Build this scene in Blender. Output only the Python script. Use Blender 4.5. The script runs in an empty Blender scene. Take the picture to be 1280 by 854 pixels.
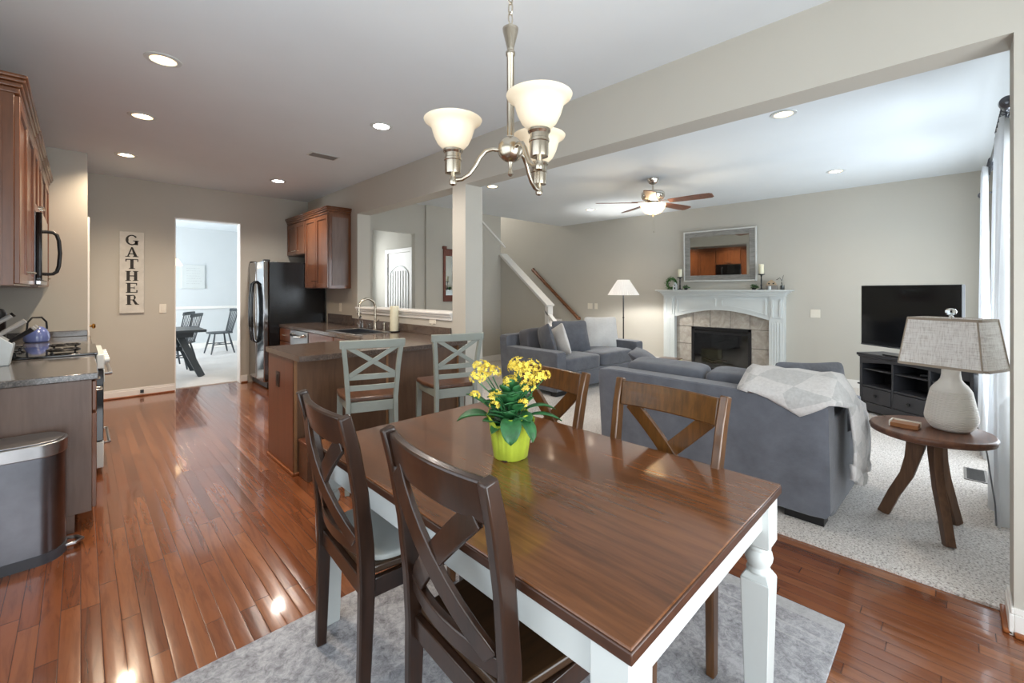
import bpy, bmesh, math, random
from mathutils import Vector, Matrix, Euler
random.seed(7)
PI = math.pi
sc = bpy.context.scene
COL = sc.collection

# ------------------------------------------------------------------ camera, world, light, exposure
CAMH = 1.36
YAW = math.atan2(539, 547)
cam_d = bpy.data.cameras.new('camera'); cam = bpy.data.objects.new('camera', cam_d); COL.objects.link(cam)
cam.location = (0, 0, CAMH); cam.rotation_euler = (PI/2, 0, -YAW)
cam_d.sensor_fit = 'HORIZONTAL'; cam_d.sensor_width = 36; cam_d.lens = 547/1280*36
cam_d.shift_y = -64/1280; cam_d.clip_start = 0.02
sc.camera = cam
sc.view_settings.view_transform = 'Standard'; sc.view_settings.look = 'None'
sc.view_settings.gamma = 1; sc.view_settings.use_curve_mapping = False
sc.view_settings.exposure = 0.6
sc.cycles.use_denoising = True
sc.cycles.max_bounces = 10; sc.cycles.diffuse_bounces = 6; sc.cycles.glossy_bounces = 5
sc.cycles.transmission_bounces = 6; sc.cycles.transparent_max_bounces = 8
sc.cycles.caustics_reflective = False; sc.cycles.caustics_refractive = False
sc.cycles.sample_clamp_indirect = 6
W = bpy.data.worlds.new('sky'); sc.world = W; W.use_nodes = True
W.node_tree.nodes['Background'].inputs[0].default_value = (.72, .86, 1, 1)
W.node_tree.nodes['Background'].inputs[1].default_value = 1.6

def area(name, loc, rot, sx, sy, power, col=(1, 1, 1), spread=180):
    l = bpy.data.lights.new(name, 'AREA'); l.shape = 'RECTANGLE'; l.size = sx; l.size_y = sy
    l.energy = power; l.color = col; l.spread = math.radians(spread)
    o = bpy.data.objects.new(name, l); o.location = loc; o.rotation_euler = rot; COL.objects.link(o); return o
def point(name, loc, power, col, r=.04, parent=None):
    l = bpy.data.lights.new(name, 'POINT'); l.energy = power; l.color = col; l.shadow_soft_size = r
    o = bpy.data.objects.new(name, l); o.location = loc; COL.objects.link(o)
    if parent: o.parent = parent
    return o
def spot(name, loc, power, col, ang=130, parent=None, r=.06):
    l = bpy.data.lights.new(name, 'SPOT'); l.energy = power; l.color = col; l.spot_size = math.radians(ang)
    l.spot_blend = .8; l.shadow_soft_size = r
    o = bpy.data.objects.new(name, l); o.location = loc; COL.objects.link(o)
    if parent: o.parent = parent
    return o
DAY = (.86, .94, 1)
# daylight through the house's windows, plus added fill lamps
area('daylight_patio_door', (.75, -1.27, 1.15), (PI/2, 0, 0), 2.3, 2.0, 26, (.93, .98, .97))
area('daylight_patio_ground_bounce', (.75, -1.26, .9), (PI/2+.55, 0, 0), 2.3, 1.4, 24, (.98, .99, 1))
area('daylight_living_ground_bounce', (5.2, -.39, 1.1), (PI/2+.5, 0, 0), 3.0, 1.2, 4, (.9, .96, 1))
area('daylight_living_window', (5.2, -.40, 1.35), (PI/2, 0, 0), 3.0, 1.7, 58, DAY)
area('daylight_dining_window', (-1.9, 10.2, 1.5), (PI/2, 0, -PI/2), 2.6, 1.8, 165, (.93, .97, 1))
area('added_hall_fill', (3.4, 8.2, 1.7), (PI/2, 0, PI), .9, 1.2, 25, (.95, .98, 1))  # added fill lamp brightening the hall; no window built here
area('added_left_fill', (-.56, 1.0, 1.45), (PI/2, 0, -PI/2), 2.6, 1.6, 22, (.78, .89, 1))  # added fill lamp on the unseen left wall, lifting ceiling and left-facing sides
area('daylight_stair_window', (6.6, 8.9, 4.0), (PI/2.6, 0, PI), 1.2, 1.0, 30, (1, .95, .88))

# ------------------------------------------------------------------ helpers
def S(r, g, b):
    f = lambda c: (c/255/12.92) if c/255 <= .04045 else ((c/255+.055)/1.055)**2.4
    return (f(r), f(g), f(b))

class MB:
    """collects shapes and links them as one mesh object"""
    def __init__(s): s.bm = bmesh.new()
    def _t(s, vs, M):
        if M is not None:
            for v in vs: v.co = M @ v.co
    def poly(s, pts): 
        return s.bm.faces.new([s.bm.verts.new(p) for p in pts])
    def box(s, x0, x1, y0, y1, z0, z1, M=None):
        v = [s.bm.verts.new((x, y, z)) for x in (x0, x1) for y in (y0, y1) for z in (z0, z1)]
        for f in ((0,1,3,2),(4,6,7,5),(0,4,5,1),(2,3,7,6),(0,2,6,4),(1,5,7,3)): s.bm.faces.new([v[i] for i in f])
        s._t(v, M); return s
    def cbox(s, c, d, rot=(0,0,0)):
        M = Matrix.Translation(c) @ Euler(rot).to_matrix().to_4x4()
        return s.box(-d[0]/2, d[0]/2, -d[1]/2, d[1]/2, -d[2]/2, d[2]/2, M)
    def frust(s, c0, d0, c1, d1):
        """box whose lower and upper rectangles differ"""
        v = []
        for c, d in ((c0, d0), (c1, d1)):
            for sx, sy in ((-1,-1),(1,-1),(1,1),(-1,1)): v.append(s.bm.verts.new((c[0]+sx*d[0]/2, c[1]+sy*d[1]/2, c[2])))
        s.bm.faces.new(v[3::-1]); s.bm.faces.new(v[4:])
        for i in range(4): s.bm.faces.new((v[i], v[(i+1)%4], v[4+(i+1)%4], v[4+i]))
        return s
    def prism(s, pts, a, b, axis='z', M=None):
        mk = {'z': lambda p, h: (p[0], p[1], h), 'y': lambda p, h: (p[0], h, p[1]), 'x': lambda p, h: (h, p[0], p[1])}[axis]
        A = [s.bm.verts.new(mk(p, a)) for p in pts]; B = [s.bm.verts.new(mk(p, b)) for p in pts]; n = len(pts)
        s.bm.faces.new(A[::-1]); s.bm.faces.new(B)
        for i in range(n): s.bm.faces.new((A[i], A[(i+1)%n], B[(i+1)%n], B[i]))
        s._t(A+B, M); return s
    def lathe(s, prof, n=32, c=(0,0,0), M=None, fn=None, caps=True):
        rings = []; vs = []
        for r, z in prof:
            ring = []
            for i in range(n):
                a = 2*PI*i/n; rr = r*(fn(a, z) if fn else 1)
                v = s.bm.verts.new((c[0]+rr*math.cos(a), c[1]+rr*math.sin(a), c[2]+z)); ring.append(v)
            rings.append(ring); vs += ring
        for A, B in zip(rings, rings[1:]):
            for i in range(n): s.bm.faces.new((A[i], A[(i+1)%n], B[(i+1)%n], B[i]))
        if caps:
            if prof[0][0] > 1e-5: s.bm.faces.new(rings[0][::-1])
            if prof[-1][0] > 1e-5: s.bm.faces.new(rings[-1])
        s._t(vs, M); return s
    def tube(s, pts, r, n=10, caps=True, M=None):
        pts = [Vector(p) for p in pts]; k = len(pts); rs = r if isinstance(r, (list, tuple)) else [r]*k
        rings = []; vs = []; up = None
        for i, p in enumerate(pts):
            t = (pts[min(i+1, k-1)]-pts[max(i-1, 0)]).normalized()
            if up is None: up = Vector((0,0,1)) if abs(t.z) < .9 else Vector((1,0,0))
            a = t.cross(up)
            if a.length < 1e-5: a = t.cross(Vector((1,.3,0)))
            a.normalize(); b = a.cross(t).normalized(); up = b
            ring = [s.bm.verts.new(p+rs[i]*(a*math.cos(2*PI*j/n)+b*math.sin(2*PI*j/n))) for j in range(n)]
            rings.append(ring); vs += ring
        for A, B in zip(rings, rings[1:]):
            for i in range(n): s.bm.faces.new((A[i], A[(i+1)%n], B[(i+1)%n], B[i]))
        if caps: s.bm.faces.new(rings[0][::-1]); s.bm.faces.new(rings[-1])
        s._t(vs, M); return s
    def bar(s, pts, w, h, up=(0,0,1), M=None):
        """rectangular section swept along pts; h along up, w across (numbers or per-point lists)"""
        pts = [Vector(p) for p in pts]; k = len(pts); up = Vector(up)
        ws = w if isinstance(w, (list, tuple)) else [w]*k; hs = h if isinstance(h, (list, tuple)) else [h]*k
        rings = []; vs = []
        for i, p in enumerate(pts):
            t = (pts[min(i+1, k-1)]-pts[max(i-1, 0)]).normalized()
            a = t.cross(up).normalized(); b = a.cross(t).normalized()
            ring = [s.bm.verts.new(p+a*sx*ws[i]/2+b*sy*hs[i]/2) for sx, sy in ((-1,-1),(1,-1),(1,1),(-1,1))]
            rings.append(ring); vs += ring
        for A, B in zip(rings, rings[1:]):
            for i in range(4): s.bm.faces.new((A[i], A[(i+1)%4], B[(i+1)%4], B[i]))
        s.bm.faces.new(rings[0][::-1]); s.bm.faces.new(rings[-1]); s._t(vs, M); return s
    def soft(s, c, d, k=6, n=12, rot=(0,0,0), fn=None):
        """rounded cushion block"""
        M = Matrix.Translation(c) @ Euler(rot).to_matrix().to_4x4()
        cache = {}
        def V(p):
            key = tuple(round(q, 5) for q in p)
            if key not in cache:
                m = sum(abs(q)**k for q in p)**(1/k)
                q = Vector((p[0]/m*d[0]/2, p[1]/m*d[1]/2, p[2]/m*d[2]/2))
                if fn: q = fn(q)
                cache[key] = s.bm.verts.new(M @ q)
            return cache[key]
        g = [-1+2*i/n for i in range(n+1)]
        for ax in range(3):
            for sg in (-1, 1):
                for i in range(n):
                    for j in range(n):
                        q = []
                        for a, b in ((i,j),(i+1,j),(i+1,j+1),(i,j+1)):
                            p = [0,0,0]; p[ax] = sg; p[(ax+1)%3] = g[a]; p[(ax+2)%3] = g[b]; q.append(V(p))
                        s.bm.faces.new(q if sg > 0 else q[::-1])
        return s
    def sphere(s, c, r, n=16, m=10, sc=(1,1,1)):
        prof = [(math.sin(PI*i/m)*r, -math.cos(PI*i/m)*r) for i in range(m+1)]
        prof[0] = (1e-6, -r); prof[-1] = (1e-6, r)
        M = Matrix.Translation(c) @ Matrix.Diagonal((sc[0], sc[1], sc[2], 1))
        return s.lathe(prof, n, M=M, caps=False)
    def grid(s, rows):
        R = [[s.bm.verts.new(p) for p in row] for row in rows]
        for A, B in zip(R, R[1:]):
            for i in range(len(A)-1): s.bm.faces.new((A[i], A[i+1], B[i+1], B[i]))
        return s
    def build(s, name, mat, parent=None, loc=None, rz=0, bevel=0, smooth=35, seg=2):
        bm = s.bm
        bmesh.ops.recalc_face_normals(bm, faces=bm.faces)
        me = bpy.data.meshes.new(name); bm.to_mesh(me); bm.free()
        o = bpy.data.objects.new(name, me); COL.objects.link(o)
        if mat: me.materials.append(mat)
        if smooth:
            me.shade_smooth(); me.set_sharp_from_angle(angle=math.radians(smooth))
        if bevel:
            m = o.modifiers.new('bevel', 'BEVEL'); m.width = bevel; m.segments = seg; m.limit_method = 'ANGLE'; m.angle_limit = math.radians(40)
            m.harden_normals = False
        if parent: o.parent = parent
        if loc: o.location = loc
        if rz: o.rotation_euler = (0, 0, rz)
        return o

def tag(o, label, cat, group=None):
    o['label'] = label; o['category'] = cat
    if group: o['group'] = group
    return o
def thing(name, label, cat, loc=(0,0,0), rz=0, group=None):
    o = bpy.data.objects.new(name, None); COL.objects.link(o); o.empty_display_size = .1
    o.location = loc; o.rotation_euler = (0, 0, rz)
    return tag(o, label, cat, group)
def struct(o):
    o['kind'] = 'structure'; return o
def copy_thing(r, loc, rz, label):
    c = r.copy(); COL.objects.link(c); c.location = loc; c.rotation_euler = (0, 0, rz); c['label'] = label
    for ch in list(r.children):
        d = ch.copy(); COL.objects.link(d); d.parent = c
        for g in list(ch.children):
            e = g.copy(); COL.objects.link(e); e.parent = d
    return c

# ------------------------------------------------------------------ materials
class NT:
    def __init__(s, name):
        s.m = bpy.data.materials.new(name); s.m.use_nodes = True; s.t = s.m.node_tree
        s.b = s.t.nodes['Principled BSDF']; s.out = s.t.nodes['Material Output']
    def n(s, typ, **kw):
        x = s.t.nodes.new('ShaderNode'+typ)
        for k, v in kw.items(): setattr(x, k, v)
        return x
    def l(s, a, b): s.t.links.new(a, b)
    def math(s, op, a, b=None):
        x = s.n('Math', operation=op)
        for i, q in enumerate((a, b)):
            if q is None: continue
            if isinstance(q, (int, float)): x.inputs[i].default_value = q
            else: s.l(q, x.inputs[i])
        return x.outputs[0]
    def coord(s, scale=(1,1,1), kind='Object'):
        c = s.n('TexCoord'); m = s.n('Mapping'); m.inputs['Scale'].default_value = scale
        s.l(c.outputs[kind], m.inputs[0]); return m.outputs[0]
    def noise(s, vec, scale, detail=3, rough=.55, dist=0):
        x = s.n('TexNoise'); x.inputs['Scale'].default_value = scale; x.inputs['Detail'].default_value = detail
        x.inputs['Roughness'].default_value = rough; x.inputs['Distortion'].default_value = dist
        s.l(vec, x.inputs['Vector']); return x.outputs[0]
    def ramp(s, fac, stops):
        r = s.n('ValToRGB'); e = r.color_ramp.elements
        while len(e) < len(stops): e.new(.5)
        for q, (p, c) in zip(e, stops): q.position = p; q.color = (*c, 1)
        s.l(fac, r.inputs[0]); return r.outputs[0]
    def mix(s, fac, a, b, mode='MIX'):
        x = s.n('MixRGB', blend_type=mode)
        for i, q in enumerate((fac, a, b)):
            if isinstance(q, (int, float)): x.inputs[i].default_value = q
            elif isinstance(q, tuple): x.inputs[i].default_value = (*q, 1)
            else: s.l(q, x.inputs[i])
        return x.outputs[0]
    def bump(s, h, strength, dist=.002):
        b = s.n('Bump'); b.inputs['Strength'].default_value = strength; b.inputs['Distance'].default_value = dist
        s.l(h, b.inputs['Height']); s.l(b.outputs[0], s.b.inputs['Normal'])
    def setp(s, rough=.5, metal=0, coat=0, spec=.5):
        s.b.inputs['Roughness'].default_value = rough; s.b.inputs['Metallic'].default_value = metal
        s.b.inputs['Coat Weight'].default_value = coat; s.b.inputs['Coat Roughness'].default_value = .08
        s.b.inputs['Specular IOR Level'].default_value = spec

def dk(c, f): return tuple(min(1, q*f) for q in c)
def plain(name, c, rough=.5, metal=0, var=.06, vs=6, bump=0, bs=60, coat=0, spec=.5, bd=.002):
    t = NT(name); t.setp(rough, metal, coat, spec)
    v = t.coord(); n = t.noise(v, vs)
    t.l(t.ramp(n, [(.3, dk(c, 1-var)), (.7, dk(c, 1+var))]), t.b.inputs['Base Color'])
    if bump: t.bump(t.noise(v, bs, 4), bump, bd)
    return t.m
def wood(name, c1, c2, axis=1, scale=9, rough=.35, coat=0, bump=.08, spec=.5, stretch=10):
    t = NT(name); t.setp(rough, 0, coat, spec)
    sc_ = [scale]*3; sc_[axis] = scale/stretch
    v = t.coord(tuple(sc_)); n = t.noise(v, 1.0, 6, .6, 1.2); f = t.noise(v, 7, 3, .6, .3)
    col = t.ramp(n, [(.28, c1), (.72, c2)])
    col = t.mix(.35, col, t.ramp(f, [(.35, dk(c1, .75)), (.65, c2)]))
    t.l(col, t.b.inputs['Base Color']); t.bump(f, bump, .001)
    return t.m
def emit(name, c, strength, base=None):
    t = NT(name); t.setp(.5); b = base or c
    v = t.coord(); t.l(t.ramp(t.noise(v, 8), [(.3, dk(b, .97)), (.7, b)]), t.b.inputs['Base Color'])
    t.b.inputs['Emission Color'].default_value = (*c, 1); t.b.inputs['Emission Strength'].default_value = strength
    return t.m
def fabric(name, c, rough=.9, var=.12, vs=5, weave=500, bump=.25, sheen=.3):
    t = NT(name); t.setp(rough, spec=.2); v = t.coord()
    n = t.noise(v, vs, 4); w = t.noise(v, weave, 2)
    col = t.ramp(n, [(.3, dk(c, 1-var)), (.7, dk(c, 1+var))])
    col = t.mix(.25, col, t.ramp(w, [(.35, dk(c, .7)), (.65, dk(c, 1.3))]))
    t.l(col, t.b.inputs['Base Color']); t.b.inputs['Sheen Weight'].default_value = sheen
    h = t.math('ADD', t.math('MULTIPLY', n, 2.5), t.math('MULTIPLY', w, .35)); t.bump(h, bump, .01)
    return t.m

def plank_floor():
    t = NT('oak_planks'); t.setp(.2, 0, .5, .45); t.b.inputs['Coat Roughness'].default_value = .06
    tc = t.n('TexCoord'); sx = t.n('SeparateXYZ'); t.l(tc.outputs['Object'], sx.inputs[0])
    X, Y = sx.outputs[0], sx.outputs[1]
    w = .06
    xr = t.math('DIVIDE', X, w); row = t.math('FLOOR', xr); fx = t.math('FRACT', xr)
    wn = t.n('TexWhiteNoise', noise_dimensions='1D'); t.l(row, wn.inputs['W'])
    yy = t.math('ADD', t.math('DIVIDE', Y, .95), t.math('MULTIPLY', wn.outputs[0], 7.3))
    cell = t.math('FLOOR', yy); fy = t.math('FRACT', yy)
    cv = t.n('CombineXYZ'); t.l(row, cv.inputs[0]); t.l(cell, cv.inputs[1])
    w2 = t.n('TexWhiteNoise', noise_dimensions='2D'); t.l(cv.outputs[0], w2.inputs['Vector'])
    tone = t.ramp(w2.outputs[0], [(0, S(106, 60, 36)), (.3, S(121, 70, 42)), (.8, S(131, 79, 48)), (1, S(146, 93, 60))])
    # grain, shifted per plank
    off = t.n('VectorMath', operation='MULTIPLY_ADD'); t.l(cv.outputs[0], off.inputs[0]); off.inputs[1].default_value = (3.7, 5.1, 0); t.l(tc.outputs['Object'], off.inputs[2])
    mp = t.n('Mapping'); mp.inputs['Scale'].default_value = (26, 2.2, 1); t.l(off.outputs[0], mp.inputs[0])
    g = t.noise(mp.outputs[0], 1.0, 6, .62, 1.6)
    col = t.mix(.75, tone, t.ramp(g, [(.3, (.48, .44, .42)), (.55, (1, 1, 1)), (.75, (1.0, .96, .9))]), 'MULTIPLY')
    e1 = t.math('MINIMUM', fx, t.math('SUBTRACT', 1, fx)); e2 = t.math('MINIMUM', fy, t.math('SUBTRACT', 1, fy))
    gx = t.math('SMOOTH_MIN', t.math('DIVIDE', e1, .035), t.math('DIVIDE', e2, .004)); 
    gx = t.math('MINIMUM', t.math('MINIMUM', t.math('DIVIDE', e1, .04), t.math('DIVIDE', e2, .004)), 1)
    gx = t.math('MAXIMUM', gx, 0)
    col = t.mix(t.math('MULTIPLY', t.math('SUBTRACT', 1, gx), .75), col, S(52, 26, 14))
    t.l(col, t.b.inputs['Base Color'])
    big = t.noise(t.coord((9, 2, 1)), 1, 2)
    edge = t.math('MULTIPLY', t.math('POWER', t.math('MULTIPLY', e1, 2), .3), 1)
    h = t.math('ADD', t.math('ADD', t.math('MULTIPLY', edge, .9), t.math('MULTIPLY', g, .16)), t.math('ADD', t.math('MULTIPLY', big, .9), t.math('MULTIPLY', t.math('SUBTRACT', w2.outputs[0], .5), t.math('MULTIPLY', fx, 1.1))))
    t.bump(h, .38, .0035)
    return t.m
def carpet(name, stops, scale=160):
    t = NT(name); t.setp(.95, spec=.1); v = t.coord()
    n = t.noise(v, scale, 3, .7); b = t.noise(v, 2.2, 2); m = t.noise(v, 45, 3)
    col = t.ramp(n, stops); col = t.mix(.25, col, t.ramp(b, [(.35, (.78, .76, .75)), (.65, (1, 1, 1))]), 'MULTIPLY')
    t.l(col, t.b.inputs['Base Color']); t.b.inputs['Sheen Weight'].default_value = .2
    t.bump(t.math('ADD', n, m), .9, .012); return t.m
def stone(name, c1, c2, c3, rough=.12):
    t = NT(name); t.setp(rough, 0, .3); v = t.coord()
    n = t.noise(v, 130, 4, .7); b = t.noise(v, 18, 3)
    col = t.ramp(n, [(.32, c1), (.5, c2), (.68, c3)]); col = t.mix(.3, col, t.ramp(b, [(.35, dk(c1, .8)), (.65, c2)]))
    t.l(col, t.b.inputs['Base Color']); return t.m
def tile_mat():
    t = NT('grey_stone_tile'); t.setp(.5); v = t.coord()
    n = t.noise(v, 9, 5, .6, .8)
    t.l(t.ramp(n, [(.3, S(138, 130, 120)), (.55, S(165, 158, 148)), (.75, S(184, 178, 168))]), t.b.inputs['Base Color'])
    t.bump(n, .15, .004); return t.m
def rug_mat():
    t = NT('faded_rug_pile'); t.setp(.95, spec=.1)
    tc = t.n('TexCoord'); sx = t.n('SeparateXYZ'); t.l(tc.outputs['Object'], sx.inputs[0])
    v = t.coord(); a = t.noise(v, 4, 8, .72, 1.0); f = t.noise(v, 34, 8, .8, .6); vo = t.n('TexVoronoi'); vo.inputs['Scale'].default_value = 9; t.l(v, vo.inputs['Vector'])
    k = t.math('ADD', t.math('MULTIPLY', a, .4), t.math('MULTIPLY', f, .6))
    col = t.ramp(k, [(.36, S(92, 92, 95)), (.47, S(148, 148, 152)), (.58, S(184, 184, 188))])
    # pale border bands following the edge
    ax = t.math('SUBTRACT', 1.15, t.math('ABSOLUTE', sx.outputs[0])); ay = t.math('SUBTRACT', .79, t.math('ABSOLUTE', sx.outputs[1]))
    d = ax
    def band(lo, hi): return t.math('MULTIPLY', t.math('GREATER_THAN', d, lo), t.math('LESS_THAN', d, hi))
    col = t.mix(t.math('MULTIPLY', band(0, .075), .6), col, S(182, 182, 183))
    for q in (.16, .225): col = t.mix(t.math('MULTIPLY', band(q, q+.009), .4), col, S(196, 195, 195))
    t.l(col, t.b.inputs['Base Color']); t.bump(t.math('ADD', f, t.noise(v, 260, 2)), .5, .004); return t.m

wall_c = S(187, 183, 173)
M = {}
M['floor'] = plank_floor()
M['carpet'] = carpet('speckled_carpet', [(.34, S(132, 124, 118)), (.43, S(206, 199, 192)), (.57, S(234, 229, 224)), (.72, S(246, 242, 238))], 100)
M['carpet_d'] = carpet('pale_carpet', [(.3, S(200, 198, 196)), (.7, S(238, 236, 234))], 90)
M['wall'] = plain('greige_wall_paint', wall_c, .85, var=.015, vs=2, bump=.04, bs=220)
M['wall_d'] = plain('pale_blue_wall_paint', S(202, 207, 209), .85, var=.015, vs=2)
M['ceil'] = plain('ceiling_paint', S(221, 227, 231), .9, var=.015, vs=2, bump=.05, bs=200)
M['trim'] = plain('white_trim_paint', S(232, 230, 226), .4, var=.015)
M['shoe'] = wood('oak_shoe_moulding', S(120, 64, 30), S(160, 95, 50), 0)
M['cab'] = wood('maple_cabinet', S(84, 49, 29), S(118, 73, 45), 2, 7, .3, .3)
M['cab_door'] = wood('maple_cabinet_door', S(90, 52, 30), S(126, 78, 48), 2, 8, .28, .25)
M['cab_side'] = wood('maple_end_panel', S(98, 77, 67), S(120, 98, 86), 2, 5, .4, .1)
M['pen'] = wood('stained_peninsula_panel', S(88, 62, 44), S(114, 84, 62), 2, 5, .35, .15)
M['pen_end'] = wood('reddish_end_panel', S(98, 56, 40), S(118, 70, 50), 2, 5, .3, .2)
M['gran'] = stone('grey_speckled_counter', S(52, 50, 50), S(92, 88, 86), S(140, 134, 130))
M['gran_b'] = stone('brown_speckled_counter', S(54, 44, 38), S(92, 78, 70), S(136, 120, 108), .18)
M['steel'] = plain('brushed_stainless', S(175, 175, 176), .28, 1, .08, 20)
M['steel_d'] = plain('dark_brushed_steel', S(112, 114, 120), .3, 1, .06, 20)
M['chrome'] = plain('polished_nickel', S(205, 200, 192), .14, 1, .04)
M['nickel'] = plain('brushed_nickel', S(188, 178, 162), .24, 1, .06)
M['black'] = plain('black_plastic', S(20, 20, 22), .35)
M['black_g'] = plain('black_gloss_glass', S(9, 10, 12), .06, coat=.3)
M['blk_tex'] = plain('pebbled_black_enamel', S(16, 17, 19), .2, bump=.5, bs=70, bd=.003)
M['fr_front'] = plain('mirror_black_steel', S(165, 168, 172), .09, 1, .05)
M['white_p'] = plain('white_paint', S(202, 207, 206), .4, var=.02)
M['tbl_wood'] = wood('walnut_tabletop', S(74, 43, 22), S(130, 80, 46), 1, 7, .2, .35, .06, stretch=12)
M['tbl_edge'] = wood('dark_table_edge', S(50, 30, 22), S(78, 50, 36), 1, 9, .3)
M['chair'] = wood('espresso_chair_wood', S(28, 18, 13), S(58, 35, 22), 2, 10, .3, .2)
M['chair_lit'] = wood('chair_wood_amber_lit', S(62, 37, 16), S(112, 72, 32), 2, 10, .28, .4)  # lighter copy of the chair wood, warm light put into its colour
M['chair_s'] = wood('dark_seat_wood', S(44, 31, 20), S(74, 52, 33), 0, 8, .3, .15)
M['pale_top'] = plain('pale_grey_seat_top', S(196, 202, 200), .4, var=.02, bump=.05)
M['rug'] = rug_mat()
M['stool'] = plain('sage_grey_paint', S(138, 143, 135), .5, var=.06, vs=12, bump=.05)
M['stool_s'] = wood('brown_stool_seat', S(66, 44, 32), S(108, 74, 54), 0, 8, .3, .2)
M['sofa'] = fabric('slate_grey_upholstery', S(97, 100, 108), var=.2, vs=9)
M['sofa_d'] = fabric('deep_grey_cushion_fabric', S(92, 92, 98), var=.1)
M['pillow_w'] = fabric('off_white_pillow_cloth', S(216, 215, 213), weave=180)
M['pillow_p'] = fabric('blush_beige_pillow_cloth', S(170, 150, 140))
M['pillow_g'] = fabric('grey_patterned_pillow_cloth', S(98, 100, 106), weave=60, var=.25)
M['side_t'] = wood('rustic_walnut', S(72, 44, 32), S(124, 82, 60), 0, 8, .4, .1)
M['side_l'] = wood('rustic_walnut_leg', S(74, 50, 36), S(122, 88, 62), 2, 9, .45)
M['tv'] = plain('tv_black_screen', S(10, 11, 13), .1)
M['tvs'] = plain('charcoal_stand_paint', S(54, 54, 58), .45, var=.08, vs=14)
M['dkin'] = plain('dark_shelf_interior', S(20, 20, 22), .7)
M['din'] = plain('dark_slate_paint', S(52, 60, 66), .45)
M['mirror'] = plain('mirror_glass', S(225, 228, 226), .02, 1, .01)
M['mframe'] = wood('weathered_silver_wood', S(108, 106, 102), S(160, 158, 152), 1, 14, .5)
M['mframe_w'] = plain('pale_silver_edge', S(206, 206, 202), .4)
M['candle'] = plain('ivory_wax', S(226, 222, 196), .5)
M['green'] = plain('leaf_green', S(48, 104, 58), .45, var=.35, vs=40)
M['green_d'] = plain('moss_green', S(58, 104, 44), .7, var=.4, vs=50)
M['yellow'] = plain('yellow_petals', S(236, 206, 78), .6, var=.25, vs=40)
M['foil'] = plain('lime_yellow_foil', S(180, 198, 66), .3, var=.12, vs=18, bump=.2, bs=30, bd=.006, coat=.3)
M['soil'] = plain('dark_soil', S(46, 36, 28), .9, bump=.5)
M['brass'] = plain('aged_brass', S(176, 132, 70), .25, 1)
M['rail'] = wood('stained_handrail', S(96, 56, 30), S(134, 84, 48), 1, 9, .35)
M['plate'] = plain('almond_plastic_plate', S(226, 220, 206), .4, var=.01)
M['plate_b'] = plain('brown_plastic_plate', S(58, 42, 34), .4, var=.02)
M['blue'] = plain('blue_enamel', S(98, 112, 168), .15, coat=.4)
M['tile'] = tile_mat()
M['grout'] = plain('grey_grout', S(110, 104, 98), .9)
M['ceramic'] = plain('matte_white_ceramic', S(226, 221, 213), .6, var=.03)
M['linen'] = fabric('natural_linen_shade', S(222, 217, 210), weave=90, var=.04, vs=3, bump=.1)
def linen():
    t = NT('natural_linen_weave'); t.setp(.9, spec=.15)
    h = t.noise(t.coord((9, 9, 260)), 1, 3, .6); v = t.noise(t.coord((190, 190, 9)), 1, 3, .6)
    k = t.math('MULTIPLY', t.math('ADD', h, v), .5)
    t.l(t.ramp(k, [(.36, S(200, 194, 188)), (.5, S(236, 232, 227)), (.6, S(246, 244, 240))]), t.b.inputs['Base Color']); t.bump(k, .2, .002); return t.m
M['linen'] = linen()
M['knife'] = plain('satin_steel', S(196, 196, 196), .35, .5)
M['cord'] = plain('grey_cord', S(120, 122, 126), .5)
M['blanket'] = None
M['cream'] = plain('cream_paint', S(205, 198, 160), .6)
M['signb'] = plain('whitewashed_board', S(205, 202, 194), .7, var=.08, vs=14)
M['ink'] = plain('worn_black_lettering', S(44, 42, 40), .7, var=.3, vs=60)
M['fan'] = wood('fan_blade_wood', S(96, 58, 42), S(136, 88, 66), 0, 8, .35)
M['vent'] = plain('grey_metal_grille', S(128, 124, 120), .45)
M['red_wood'] = wood('reddish_mirror_wood', S(88, 42, 32), S(120, 66, 50), 2, 9, .4)
M['glow_can'] = emit('recessed_lamp_glow', (1, .9, .74), 14)
M['glow_ring'] = emit('recessed_reflector_glow', (1, .66, .34), 2.2)
M['glow_cool'] = emit('recessed_lamp_glow_cool', (1, .95, .9), 14)

def curtain_mat():
    t = NT('sheer_white_curtain'); t.setp(.9, spec=.1)
    t.l(t.ramp(t.noise(t.coord(), 3), [(.3, (.86, .86, .86)), (.7, (.93, .93, .93))]), t.b.inputs['Base Color'])
    tr = t.n('BsdfTranslucent'); tr.inputs[0].default_value = (.85, .9, .95, 1)
    mx = t.n('MixShader'); mx.inputs[0].default_value = .3
    t.l(t.b.outputs[0], mx.inputs[1]); t.l(tr.outputs[0], mx.inputs[2]); t.l(mx.outputs[0], t.out.inputs[0]); return t.m
M['curtain'] = curtain_mat()
def glass_shade(name, c, em, tcol=(1, .9, .72, 1)):
    t = NT(name); t.setp(.35); t.l(t.ramp(t.noise(t.coord(), 6), [(.3, dk(c, .96)), (.7, c)]), t.b.inputs['Base Color'])
    t.b.inputs['Emission Color'].default_value = (1, .78, .5, 1); t.b.inputs['Emission Strength'].default_value = em
    tr = t.n('BsdfTranslucent'); tr.inputs[0].default_value = tcol
    mx = t.n('MixShader'); mx.inputs[0].default_value = .5 if em > .2 else .25
    t.l(t.b.outputs[0], mx.inputs[1]); t.l(tr.outputs[0], mx.inputs[2]); t.l(mx.outputs[0], t.out.inputs[0]); return t.m
M['shade'] = glass_shade('frosted_cream_glass', (.9, .80, .62), .2, (.15, .115, .07, 1))
M['bowl'] = glass_shade('frosted_fan_glass', (.95, .88, .74), 1.1)
M['pleat'] = glass_shade('pleated_white_shade', (.9, .9, .9), .1, (.4, .4, .4, 1))
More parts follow.
